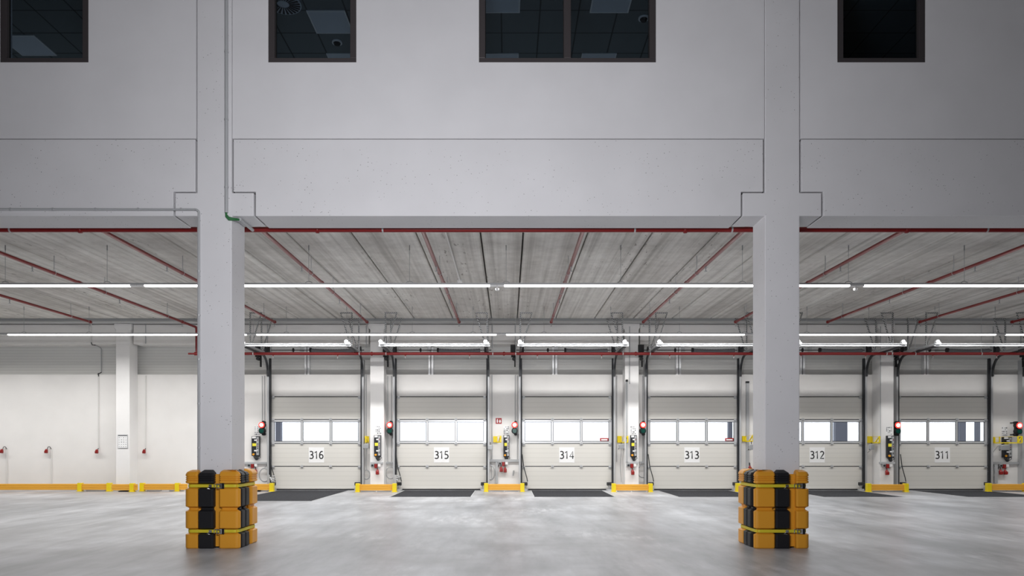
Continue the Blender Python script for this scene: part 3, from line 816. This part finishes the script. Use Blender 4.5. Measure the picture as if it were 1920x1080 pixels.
barrier(1147, 1224, 21.8, [1151, 1220], 'orange floor barrier with yellow ends between doors 314 and 313')
barrier(1380, 1455, 21.95, [1384, 1451], 'orange floor barrier between doors 313 and 312, mostly behind the column guard')
barrier(1624.7, 1703.5, 21.8, [1629.5, 1699.5], 'orange floor barrier with yellow ends between doors 312 and 311')
barrier(1850, 1928, 21.95, [1855, 1924], 'orange floor barrier right of door 311')
barrier(-90, 208, 22.1, [-60, 149.3, 204], 'long orange floor barrier along the plain wall, left of the notice column')
barrier(208, 258, 21.9, [247], 'short orange floor barrier across the front of the column with the notice')
barrier(262, 352, 22.1, [266, 332], 'orange floor barrier right of the column with the notice')

# ------------------------------------------------------------------ dock stations
def bxs(m, px0, py0, px1, py1, Y, d): 
    return m.box(*pbox(0, 0, d, px0, py0, px1, py1, Y))
def coil(px, py, rpx, rpy, Y, label, tail=None, mt='lamp_grey', rad=.014):
    s = F/Y; c = P(px, py, Y)
    r = empty('cable_coil', (c[0], Y, c[2]-rpy/s), label, 'cable', 'coiled cables')
    m = MB()
    for j in range(2):
        pts = [(c[0]+(rpx/s-.012*j)*math.sin(a), Y-.02*j, c[2]+(rpy/s-.012*j)*math.cos(a)) for a in (2*PI*q/24 for q in range(25))]
        m.tube(pts, rad, 6, cap=False)
    if tail:
        m.tube([(c[0],Y,c[2]+rpy/s)]+[P(a, b, Y) for a, b in tail], rad*.9, 6)
    m.build('cable', mt, r)
def traffic(px, py, Y, where, side=1):
    s = F/Y; c = P(px, py, Y); x, z = c[0], c[2]
    r = empty('traffic_light', (x, Y, z-.25), 'small two lamp signal glowing red, '+where, 'traffic light', 'dock traffic lights')
    zg = z-.187
    m = MB(); m.box(x-.05, x+.05, Y-.08, Y+.02, z-.26, z+.07); m.disc((x,z), .098, Y-.16, Y-.02, 20); m.disc((x,zg), .098, Y-.16, Y-.02, 20)
    m.build('housing', 'black_plastic', r, bevel=.008)
    m = MB(); m.disc((x+side*.03,z+.09), .045, Y-.10, Y+.03, 12); m.disc((x+side*.03,zg-.10), .05, Y-.10, Y+.03, 12)
    m.tube([(x+side*.03,Y+.02,z+.09),(x+side*.03,YW-.001,z+.09)], .02, 8); m.tube([(x+side*.03,Y+.02,zg-.1),(x+side*.03,YW-.001,zg-.1)], .02, 8)
    m.build('wall_mount', 'black_plastic', r)
    o = MB().disc((x,z), .090, Y-.175, Y-.155, 20).build('red_lens_rim', 'red_lamp_ring', r, label='glowing red rim')
    MB().disc((x,z), .056, Y-.185, Y-.165, 20).build('red_lens', 'red_lamp_core', r, label='lit red lens')
    MB().disc((x,zg), .070, Y-.175, Y-.155, 20).build('green_lens', 'lens_green', r, label='unlit dark green lens')
def control(bx0, by0, bx1, by1, Y, where):
    s = F/Y; p = P(bx0, by1, Y); q = P(bx1, by0, Y); x0, z0, x1, z1 = p[0], p[2], q[0], q[2]
    r = empty('dock_control_box', ((x0+x1)/2, Y, z0), 'tall dark dock control box, '+where, 'control box', 'dock control boxes')
    w = x1-x0; yb = Y-.10
    MB().box(x0, x1, yb, Y-.001, z0, z1).build('box_body', 'track_dark', r, bevel=.008)
    xm = x0+w*.60
    MB().box(xm, x1-.012, yb-.006, yb, z0+.03, z1-.02).build('button_strip', 'lamp_grey', r, label='grey strip with push buttons')
    for k in range(9):
        z = z1-.06-k*(z1-z0-.12)/8
        MB().disc((xm+w*.2, z), .014, yb-.018, yb-.006, 8).build('push_button', 'red_plastic' if k in (1, 4) else ('white_plastic' if k % 2 == 0 else 'black_plastic'), r)
    MB().box(x0+.03, x0+w*.62, yb-.004, yb, z0+(z1-z0)*.50, z0+(z1-z0)*.64).build('yellow_sticker', 'sticker_yellow', r)
    MB().disc((x0+w*.27, z0+.055), .034, yb-.03, yb, 12).build('main_switch', 'label_amber', r, label='amber main switch')
    m = MB(); m.box(x0+.02, x0+w*.55, yb-.004, yb, z1-.07, z1-.01)
    for f_ in (.27, .80): 
        m.disc((x0+w*.42, z0+(z1-z0)*f_), .022, yb-.012, yb, 10); m.box(x0+w*.42, x0+w*.7, yb-.010, yb, z0+(z1-z0)*f_-.022, z0+(z1-z0)*f_+.022)
    m.build('white_fitting', 'white_plastic', r)
    # cable bundle under the box
    m = MB(); xb = x0+w*.5
    for k in range(5): m.tube([(x0+w*(.2+.15*k),Y-.05,z0),(x0+w*(.28+.12*k),Y-.05,z0-.06),(xb+.01*k,Y-.05,z0-.13)], .010, 6)
    m.tube([(x1-.01,Y-.05,z0),(x1+.02,Y-.05,z0-.04),(xb+.03,Y-.05,z0-.13)], .009, 6)
    m.build('cable_bundle', 'black_rubber', r)
def sheet(px0, py0, px1, py1, Y, where):
    p = P(px0, py1, Y); q = P(px1, py0, Y); x0, z0, x1, z1 = p[0], p[2], q[0], q[2]
    r = empty('instruction_sheet', ((x0+x1)/2, Y, z0), 'white sheet of small pictograms, '+where, 'notice', 'instruction sheets')
    MB().box(x0, x1, Y-.004, Y-.001, z0, z1).build('sheet_panel', 'sign_white', r)
    rd = random.Random(int(px0)); m = MB(); w = (x1-x0)/4; h = (z1-z0)/5
    for i in range(4):
        for j in range(5):
            if rd.random() < .72:
                a = rd.uniform(.3, .85)*w; b = rd.uniform(.25, .8)*h
                cx, cz = x0+w*(i+.5), z0+h*(j+.5)
                m.box(cx-a/2, cx+a/2, Y-.006, Y-.004, cz-b/2, cz+b/2)
    m.build('pictograms', 'print_grey', r)
def socket_plug(px, py, Y, label, n=1, sock=None):
    """red CEE coupling hanging from a cable"""
    p = P(px, py, Y-.06); x, y, z = p
    r = empty('red_power_socket', (x, y, z-.09), label, 'power socket', 'red power sockets')
    MB().tube([(x,y,z+.09),(x,y,z+.05),(x,y,z+.04),(x+.005,y-.01,z-.04),(x+.006,y-.01,z-.08)], [.022,.03,.048,.052,.050], 12).build('socket_body', 'red_plastic', r)
    m = MB(); m.box(x-.045, x+.05, y-.065, y-.045, z-.07, z+.02); m.build('socket_lid', 'red_plastic', r, bevel=.006)
    if sock:
        q = P(sock[0], sock[1], Y-.05)
        m = MB(); top = max(z+.14, q[2]-.0)
        mx = (x+q[0])/2
        m.tube([(x,y,z+.085),(x+(q[0]-x)*.08,y,z+.15),(mx,y,max(z+.19,q[2]-.02)),(q[0]-(q[0]-x)*.1,q[1],q[2]-.03),(q[0],q[1],q[2]-.05)], .013, 6)
        m.build('cable', 'black_rubber', r)
def wall_socket(px, py, Y, where):
    p = P(px, py, Y); x, y, z = p
    r = empty('wall_socket_row', (x, y, z-.06), 'red socket with switch and white box '+where, 'power socket', 'wall socket rows')
    MB().box(x-.04, x+.045, Y-.09, Y-.001, z-.07, z+.06).build('red_socket', 'red_plastic', r, bevel=.01, label='red socket')
    m = MB(); m.box(x-.16, x-.055, Y-.07, Y-.001, z-.03, z+.06); m.build('grey_switch', 'lamp_grey', r, bevel=.008)
    MB().disc((x-.105, z+.015), .03, Y-.085, Y-.07, 12).build('switch_knob', 'black_plastic', r)
    MB().box(x+.06, x+.15, Y-.07, Y-.001, z-.03, z+.06).build('white_box', 'white_plastic', r, bevel=.008)
def tray(px0, py0, px1, py1, Y, label, d=.06, vertical=None):
    r = empty('cable_tray', (P((px0+px1)/2, py1, Y)[0], Y, P(px0, py1, Y)[2]), label, 'cable tray', 'cable trays')
    bxs(MB(), px0, py0, px1, py1, Y-d, d-.001).build('tray_body', 'conduit_grey', r, bevel=.004)
    if vertical: bxs(MB(), *vertical, Y-d*.9, d*.9-.001).build('tray_drop', 'conduit_grey', r, bevel=.004)
def wire_v(px, py0, py1, Y, label, rad=.012, mt='conduit_grey', back=None):
    p = P(px, py0, Y); q = P(px, py1, Y)
    MB().tube([p, q], rad, 8).build('wall_conduit', mt, label=label, cat='conduit', group='thin wall conduits')
def dock_light(base, tipx, lamp, Y, label, big=False, cable=None, out=.35):
    """yellow swing arm on a wall plate with a grey lamp head"""
    p = P(base[0], base[3], Y); q = P(base[2], base[1], Y); x0, z0, x1, z1 = p[0], p[2], q[0], q[2]
    r = empty('dock_lamp', (x0, Y, z0), label, 'lamp', 'dock loading lamps')
    MB().box(x0, x1, Y-.05, Y-.001, z0, z1).build('base_plate', 'yellow_paint', r, bevel=.006)
    yt = Y-out if not big else Y-.55
    xt = P(tipx, 830, yt)[0]; za = z0+.01
    m = MB(); m.tube([(x1-.02,Y-.06,za),(xt,yt,za)], .018, square=True); m.tube([(x1-.01,Y-.06,z1-.02),(x1-.01,Y-.06,za)], .018, square=True)
    m.tube([((x1+xt)/2 if not big else xt-.12, (Y+yt)/2 if not big else yt, za),(xt-.02,yt,za+.17)], .014, square=True)
    m.tube([(xt,yt,za),(xt,yt,za+.20)], .018, square=True)
    if big: m.tube([(xt-.12,yt,za),(xt-.12,yt,za+.2)], .018, square=True); m.tube([(xt-.12,yt,za+.2),(xt,yt,za+.2)], .012, square=True); m.tube([(x1+.12,Y-.1,za),(x1+.12,Y-.1,za+.2)], .014, square=True)
    m.tube([(x1-.02,Y-.06,z1-.01),(xt,yt,za+.2)], .006, 6)
    m.build('swing_arm', 'yellow_paint', r)
    ly = Y-.30; a = P(lamp[0], lamp[3], ly); b = P(lamp[2], lamp[1], ly)
    MB().prism_xz([(a[0],a[2]),(b[0],a[2]-.0),(b[0],b[2]),(a[0]+.02,b[2]-.01),(a[0],b[2]-.04)], ly-.1, ly+.05).build('lamp_head', 'lamp_grey', r, bevel=.012)
    xm = (a[0]+b[0])/2
    MB().tube([(xm,ly-.02,b[2]),(xm,ly-.02,za)], .012, 6).build('lamp_bracket', 'dark_steel', r); MB().tube([(a[0]-.02,ly-.03,a[2]-.01),(a[0]+.03,ly-.03,a[2]+.03)], .012, 6).build('lamp_handle', 'black_rubber', r)
    if cable:
        m = MB(); m.tube([(xm,ly,a[2])]+[P(u, v, Y-.03) for u, v in cable], .007, 6); m.build('lamp_cable', 'conduit_grey', r)
YC_ = YC
# left of door 316
w = 'left of door 316'
sheet(477.4, 799, 487, 816, YW, w+', above the control box'); control(473.6, 818, 488.5, 855, YW, 'on the wall '+w)
traffic(493.7, 797, YW-.12, w); tray(440, 866, 505, 869.8, YW, 'grey cable tray '+w, .07)
wall_socket(474.5, 873.3, YW, w); socket_plug(479.5, 884.5, YW, 'hanging red power socket '+w, 1, (473, 874))
coil(496.5, 890.5, 10.5, 13, YW-.1, 'thick round cable coil hanging '+w, [(501, 869)], rad=.014)
MB().box(*pbox(0,0,.06,502,812.5,506,822,YW-.065)).build('door_switch', 'black_plastic', label='small black switch box beside the track '+w, cat='switch', group='door switches')
# column between 316 and 315
w = 'on the column between doors 316 and 315'
sheet(704, 798.5, 715, 814, YC_, w); control(702.2, 816, 715, 856, YC_, w)
traffic(732, 797, YW-.2, 'left of door 315'); tray(694.8, 866.2, 718, 869.6, YC_, 'short grey cable tray '+w)
tray(720, 866.2, 739, 869.6, YW, 'short grey cable tray left of door 315')
wall_socket(705.3, 873.4, YC_, w); socket_plug(707.7, 885, YC_, 'hanging red power socket '+w, 1, (704, 874))
coil(732.5, 886.5, 9, 11.5, YW-.1, 'loose pale cable coil left of door 315', [(734, 868)], 'conduit_grey', .010)
coil(687, 890, 7, 9, YW-.1, 'loose pale cable coil right of door 316', [(686.5, 842)], 'conduit_grey', .009)
dock_light((685.2, 818, 692, 830), 686, (683, 831.5, 692.5, 841), YW-.001, 'folded yellow arm lamp right of door 316', cable=[(686, 860), (687, 880)])
MB().box(*pbox(0,0,.06,736,813,740,822,YW-.065)).build('door_switch', 'black_plastic', label='small black switch box beside the track left of door 315', cat='switch', group='door switches')
# wall between 315 and 314
w = 'between doors 315 and 314'
r = empty('fire_equipment_sign', (P(935,795,YW)[0], YW, P(935,795,YW)[2]), 'dark red square fire extinguisher sign on the wall '+w, 'sign')
p = P(929, 795, YW); q = P(941, 783.5, YW)
MB().box(p[0], q[0], YW-.006, YW-.001, p[2], q[2]).build('sign_plate', 'sign_white', r)
MB().box(p[0]+.006, q[0]-.006, YW-.008, YW-.006, p[2]+.006, q[2]-.006).build('red_field', 'sign_red', r)
m = MB(); W_ = q[0]-p[0]; xa_, xb_ = p[0]+W_*.30, p[0]+W_*.70; zc = (p[2]+q[2])/2
m.prism_xz([(xa_-.02,zc-.06),(xa_+.02,zc-.06),(xa_+.022,zc+.03),(xa_+.008,zc+.045),(xa_+.03,zc+.065),(xa_-.02,zc+.065),(xa_-.008,zc+.045),(xa_-.022,zc+.03)], YW-.010, YW-.008)
m.prism_xz([(xb_-.018,zc-.06),(xb_+.018,zc-.06),(xb_+.034,zc-.02),(xb_+.022,zc+.02),(xb_+.024,zc+.05),(xb_+.004,zc+.02),(xb_-.004,zc+.065),(xb_-.018,zc+.02),(xb_-.034,zc-.01)], YW-.010, YW-.008)
m.build('pictograms', 'sign_white', r)
sheet(944.2, 799, 954.6, 814.5, YW, w); control(944, 816, 955, 856.6, YW, 'on the wall '+w)
traffic(964.8, 797, YW-.12, 'left of door 314'); tray(914.5, 861.3, 976, 866.2, YW, 'long grey cable tray '+w, .07, (929, 866.2, 933.5, 906))
wall_socket(943.8, 869.5, YW, w); socket_plug(939.6, 880, YW, 'hanging red power socket, the left of the two '+w, 1, (934, 872)); socket_plug(947, 881, YW, 'hanging red power socket, the right of the two '+w, 1, (944, 871))
coil(920, 886, 8, 14, YW-.1, 'thick oval cable coil right of door 315', [(920, 868)], rad=.014)
dock_light((925, 818, 932, 829.5), 939, (914.5, 834, 924, 843), YW-.001, 'yellow arm lamp right of door 315, beside the fire sign', cable=[(921, 862), (922, 900)])
r = empty('pull_switch', (P(965,892,YW)[0], YW-.05, P(965,892,YW)[2]), 'small grey pull handle on a cord left of door 314', 'switch')
a = P(965, 882, YW-.05)
MB().tube([(a[0]-.03,a[1],a[2]),(a[0]-.05,a[1],a[2]-.17)], .022, 8).build('handle', 'lamp_grey', r)
MB().tube([(a[0]-.02,a[1],a[2]),(a[0]+.03,a[1],a[2]+.02),(a[0]+.07,a[1],a[2]-.05),(a[0]+.09,a[1],a[2]-.3)], .008, 6).build('cord', 'pvc_white', r)
MB().box(*pbox(0,0,.06,972,813.5,976,822.5,YW-.065)).build('door_switch', 'black_plastic', label='small black switch box beside the track left of door 314', cat='switch', group='door switches')
# column between 314 and 313
w = 'on the column between doors 314 and 313'
sheet(1182, 799, 1192.4, 814.5, YC_, w); control(1181.3, 816, 1193, 856.6, YC_, w)
traffic(1204, 797, YW-.2, 'left of door 313'); tray(1177, 865.5, 1197, 869.6, YC_, 'short grey cable tray '+w); tray(1199, 865.5, 1211, 869.6, YW, 'short grey cable tray left of door 313')
wall_socket(1183.8, 873.2, YC_, w); socket_plug(1186, 885.3, YC_, 'hanging red power socket '+w, 1, (1184, 875))
coil(1204, 884, 8.5, 11.5, YW-.1, 'loose pale cable coil left of door 313', [(1203, 868)], 'lamp_grey', .010)
dock_light((1157, 817.5, 1164.6, 830), 1177, (1160, 832, 1170.6, 841.5), YW-.001, 'yellow arm lamp right of door 314', cable=[(1163, 870), (1165, 904)], out=.60)
wire_v(1180.5, 612, 720, YC_-.02, 'thin grey conduit down the column between doors 314 and 313', .014)
MB().box(*pbox(0,0,.06,1173.5,711.5,1177.5,715.5,YC_-.065)).build('black_end_cap', 'black_plastic', label='small black box on the column between doors 314 and 313', cat='junction box')
tray(1173.5, 715.6, 1177, 866, YC_, 'tall narrow cable duct down the column between doors 314 and 313', .04)
# wall between 313 and 312 (mostly hidden)
w = 'between doors 313 and 312'
dock_light((1391, 817.5, 1397.5, 828), 1412, (1403, 833, 1414, 843), YW-.001, 'yellow arm lamp right of door 313, partly behind the column', cable=[(1399, 845)])
tray(1399.5, 718, 1404.5, 919, YW, 'tall cable duct '+w, .06)
MB().box(*pbox(0,0,.07,1399,714.8,1405,718,YW-.08)).build('black_end_cap', 'black_plastic', label='small black cap on the tall cable duct '+w, cat='junction box')
control(1420, 817, 1432, 857, YW, 'hidden behind the column, '+w); socket_plug(1406, 878, YW, 'hanging red power socket '+w, 1, (1404, 870))
# column between 312 and 311
w = 'on the column between doors 312 and 311'
sheet(1661, 800, 1672.5, 815.7, YC_, w); control(1660.6, 817, 1673.8, 858, YC_, w)
traffic(1678.5, 797.5, YW-.25, 'left of door 311'); tray(1649.5, 866, 1678.5, 870, YC_, 'short grey cable tray '+w)
wall_socket(1662.3, 873.8, YC_, w); socket_plug(1662.7, 885.7, YC_, 'hanging red power socket '+w, 1, (1662, 876))
dock_light((1624.5, 818, 1633.5, 830.6), 1649, (1630, 832, 1637, 843), YW-.001, 'yellow arm lamp right of door 312', cable=[(1625, 850), (1618, 868)], out=.62)
# right of 311
w = 'right of door 311'
sheet(1878, 800.6, 1888.6, 817.5, YW, w); control(1877.5, 819, 1893.5, 858, YW, w)
traffic(1904.6, 798, YW-.2, w, -1); tray(1854, 866.2, 1911, 870.6, YW, 'long grey cable tray '+w, .07, (1865, 870.6, 1871, 906))
wall_socket(1880.5, 874, YW, w); socket_plug(1876, 885.2, YW, 'hanging red power socket, the left of the two '+w, 1, (1871, 876)); socket_plug(1884.7, 885.2, YW, 'hanging red power socket, the right of the two '+w, 1, (1882, 875))
coil(1859, 884, 6, 12, YW-.12, 'oval cable coil beside the track '+w, [(1856, 868)], rad=.013)
dock_light((1857, 819, 1863, 831), 1916, (1874, 833.5, 1888.6, 844), YW-.001, 'yellow arm lamp swung out '+w, True, [(1872, 835), (1860, 850), (1855, 866)])

# thin wall conduits
for px, y0, y1, t in ((491.5, 705, 790, 'left of door 316, the outer one'), (496, 705, 790, 'left of door 316, the inner one'), (501.5, 603, 866, 'beside the left track of door 316'),
        (686.8, 610, 816, 'right of door 316'), (727, 705, 868, 'left of door 315, nearer the column'), (734, 705, 866, 'left of door 315, nearer the track'),
        (922.5, 606, 861, 'right of door 315'), (966, 606, 790, 'left of door 314'), (970, 704, 861, 'left of door 314, close to the track'), (1156.5, 704, 866, 'right of door 314'),
        (1205, 704, 866, 'left of door 313'), (1388.5, 704, 880, 'right of door 313'), (1651, 612, 866, 'down the side of the column between doors 312 and 311'), (1623, 704, 905, 'right of door 312'),
        (1914, 606, 905, 'left of the door beyond 311'), (1862.5, 610, 700, 'above the wall right of door 311')):
    Y = 22.39 if y0 < 620 else YW-.02
    y1_ = y1
    if y0 < 620: 
        if t.startswith('down'): wire_v(px, y0, y1, YC-.02, 'thin grey conduit '+t, .013)
        else: wire_v(px, y0+2, 652, 22.40, 'thin grey conduit on the beam '+t, .013); 
        if y1 > 720 and not t.startswith('down'): wire_v(px, 703, y1, YW-.02, 'thin grey conduit '+t, .012)
    else: wire_v(px, y0, y1, Y, 'thin grey conduit '+t, .011)

# plain wall on the left: conduits with red sockets
def drop(px, top, label, fromfloor=False):
    Y = YW-.02
    if fromfloor:
        x, _, z = P(px, 842, Y); xs, _, zs = P(px-8, 845.5, Y-.05)
        r = empty('socket_drop', (x, Y, 0), label, 'power socket', 'red sockets on the plain wall')
        MB().tube([(x,Y,.0),(x,Y,z)], .016, 10).build('conduit_tube', 'pvc_white', r)
        pts = [(x,Y,z)]+[((x+xs)/2+(x-xs)/2*math.cos(a), Y-.03, z+.02+.055*math.sin(a)) for a in (PI*k/8 for k in range(9))]+[(xs,Y-.04,zs+.05)]
        MB().tube(pts, .010, 8).build('cable', 'black_rubber', r)
    else:
        x, _, z = P(px, 842, Y); xs, zs = x, P(px, 846, Y)[2]
        r = empty('socket_drop', (x, Y, z-.2), label, 'power socket', 'red sockets on the plain wall')
        MB().tube([(x,Y,z+.03),P(px, top, Y)], .016, 10).build('conduit_tube', 'pvc_white', r)
        MB().tube([(x,Y,z+.04),(x,Y-.03,z-.02)], .010, 8).build('cable', 'black_rubber', r)
    MB().tube([(xs,Y-.07,zs+.06),(xs-.005,Y-.07,zs+.04),(xs-.012,Y-.08,zs-.03),(xs-.015,Y-.08,zs-.07)], [.02,.04,.055,.045], 12).build('socket_body', 'red_plastic', r)
    MB().box(xs-.01, xs+.05, Y-.14, Y-.10, zs-.05, zs+.04).build('socket_lid', 'red_plastic', r, bevel=.008)
drop(12.8, 0, 'leftmost red socket, on a conduit rising from the floor barrier', True)
drop(96.2, 0, 'red socket on the second conduit rising from the floor barrier', True)
drop(184.5, 706, 'red socket hanging from a ceiling conduit, left of the notice column')
drop(273, 704, 'red socket hanging from a ceiling conduit, right of the notice column')
# jogging conduit above
r = empty('jogged_conduit', P(184.5, 706, YW-.02), 'grey conduit jogging over the beam and down, left of the notice column', 'conduit')
MB().tube([P(171, 607, 22.40), P(171, 642, 22.40)], .015, 8).build('upper_tube', 'pvc_white', r)
q0 = P(171, 642, 22.40); q1 = P(190, 652, 23.07)
MB().tube([q0, (q0[0]+.03, 22.40, q0[2]-.08), (q0[0]+.07, 22.5, 4.60)], .014, 8).build('lower_bend', 'black_rubber', r)
MB().tube([(q0[0]+.07,22.5,4.60),(q1[0],23.0,4.605),(q1[0],23.07,4.56),(q1[0],23.07,3.8)], .015, 8).build('middle_tube', 'conduit_grey', r)
MB().tube([(q1[0],23.07,3.8),(q1[0]-.02,22.9,3.72),P(184.8, 700, YW-.02),P(184.5, 707, YW-.02)], .014, 8).build('black_bend', 'black_rubber', r)
wire_v(273, 606, 644, 22.40, 'thin grey conduit on the beam right of the notice column', .013)
# framed notice
p = P(221.3, 840.4, YC); q = P(240, 814.7, YC)
r = empty('framed_notice', ((p[0]+q[0])/2, YC, p[2]), 'small framed notice on the rear column beside the plain wall', 'notice')
MB().box(p[0], q[0], YC-.02, YC-.001, p[2], q[2]).build('frame', 'galvanised', r, bevel=.004)
MB().box(p[0]+.014, q[0]-.014, YC-.024, YC-.02, p[2]+.014, q[2]-.014).build('paper', 'sign_white', r)
m = MB(); m.box(p[0]+.016, q[0]-.016, YC-.026, YC-.024, q[2]-.05, q[2]-.018); rd = random.Random(3)
for i in range(4):
    for j in range(5):
        cx_, cz_ = p[0]+.05+i*.07, p[2]+.05+j*.07
        m.box(cx_-rd.uniform(.008,.02), cx_+rd.uniform(.008,.02), YC-.026, YC-.024, cz_-rd.uniform(.003,.01), cz_+rd.uniform(.003,.012))
m.build('print', 'print_grey', r)
# door side hoses / levers beside each door foot
for di, cx in enumerate(DOORS[:6]):
    if di in (0, 1):
        x = cx-1.36
        r = empty('leveller_gear', (x, 22.4, 0), 'cluster of small steel linkage parts at the left foot of door %s' % NUMS[di], 'linkage', 'door foot linkages')
        m = MB(); rd = random.Random(di+5)
        for k in range(7):
            m.tube([(x+rd.uniform(-.1,.12), 22.42+rd.uniform(-.05,.03), rd.uniform(.28,.5)), (x+rd.uniform(-.1,.14), 22.42+rd.uniform(-.05,.03), rd.uniform(.28,.48))], .018, 8)
        m.box(x-.09, x-.03, 22.38, 22.44, .0, .5)
        m.build('linkage', 'galvanised', r)
    if di in (0, 1, 2, 3, 5):
        x = cx-1.40
        m = MB(); m.tube([(x-.03,YD-.17,1.15),(x+.02,YD-.17,.75),(x+.12,YD-.17,.40),(x+.14,YD-.17,.28)], .014, 8)
        m.build('hose', 'dark_steel', label='dark hose slanting down the left side of door %s' % NUMS[di], cat='hose', group='door side hoses')

# ------------------------------------------------------------------ lights
def area(name, loc, size, sizey, power, rot=(0,0,0), col=(1,1,1), spread=None):
    l = bpy.data.lights.new(name, 'AREA'); l.shape = 'RECTANGLE'; l.size = size; l.size_y = sizey; l.energy = power; l.color = col
    if spread: l.spread = spread
    o = bpy.data.objects.new(name, l); link(o); o.location = loc; o.rotation_euler = rot; return o
# unseen fill lights added in the hall to brighten the upper wall and columns
area('hall_fill', (-.9, 2.7, 3.6), 2.5, .3, 405, (math.radians(91), 0, 0), (.965,.962,1))
area('hall_fill', (-1.5, -1, 7.5), 8, .4, 60, (math.radians(30), 0, 0), (.965,.962,1))
for (x0_, x1_, y_) in LINES:
    area('tube_lamp', ((x0_+x1_)/2, y_, ZL-.014), x1_-x0_, .048, (21 if y_ < 15 else 38)*(x1_-x0_)*(.50 if (x0_+x1_)/2 > 9 else (.78 if (x0_+x1_)/2 > 5 or (x0_+x1_)/2 < -9 else 1.08)), (0,0,0), (1,.985,.965), math.radians(165))
area('office_fill', (-5.2, 13.5, 6.6), 17, 4, 48, (PI, 0, 0), (.92,.96,1))  # added fill that brightens the office ceiling; its own panels stay unlit
# world: bright overcast sky, reaching the rooms only through the dock door glass
w = bpy.data.worlds.new('sky'); SC.world = w; w.use_nodes = True
bg = w.node_tree.nodes['Background']; bg.inputs['Color'].default_value = (.93,.955,1,1); bg.inputs['Strength'].default_value = 5.5

# ------------------------------------------------------------------ camera
cam = bpy.data.cameras.new('camera'); co = bpy.data.objects.new('camera', cam); link(co)
co.location = (0, 0, H); co.rotation_euler = (PI/2, 0, 0)
cam.sensor_width = 36; cam.sensor_fit = 'HORIZONTAL'; cam.lens = F*36/1920
cam.shift_x = (960-CX)/1920; cam.shift_y = (HY-540)/1920
cam.clip_end = 200
SC.camera = co
vs = SC.view_settings; vs.view_transform = 'Standard'; vs.look = 'None'; vs.gamma = 1; vs.use_curve_mapping = False; vs.exposure = 0
SC.cycles.use_denoising = True
SC.cycles.max_bounces = 8; SC.cycles.diffuse_bounces = 5; SC.cycles.sample_clamp_indirect = 6
SC.cycles.transparent_max_bounces = 8
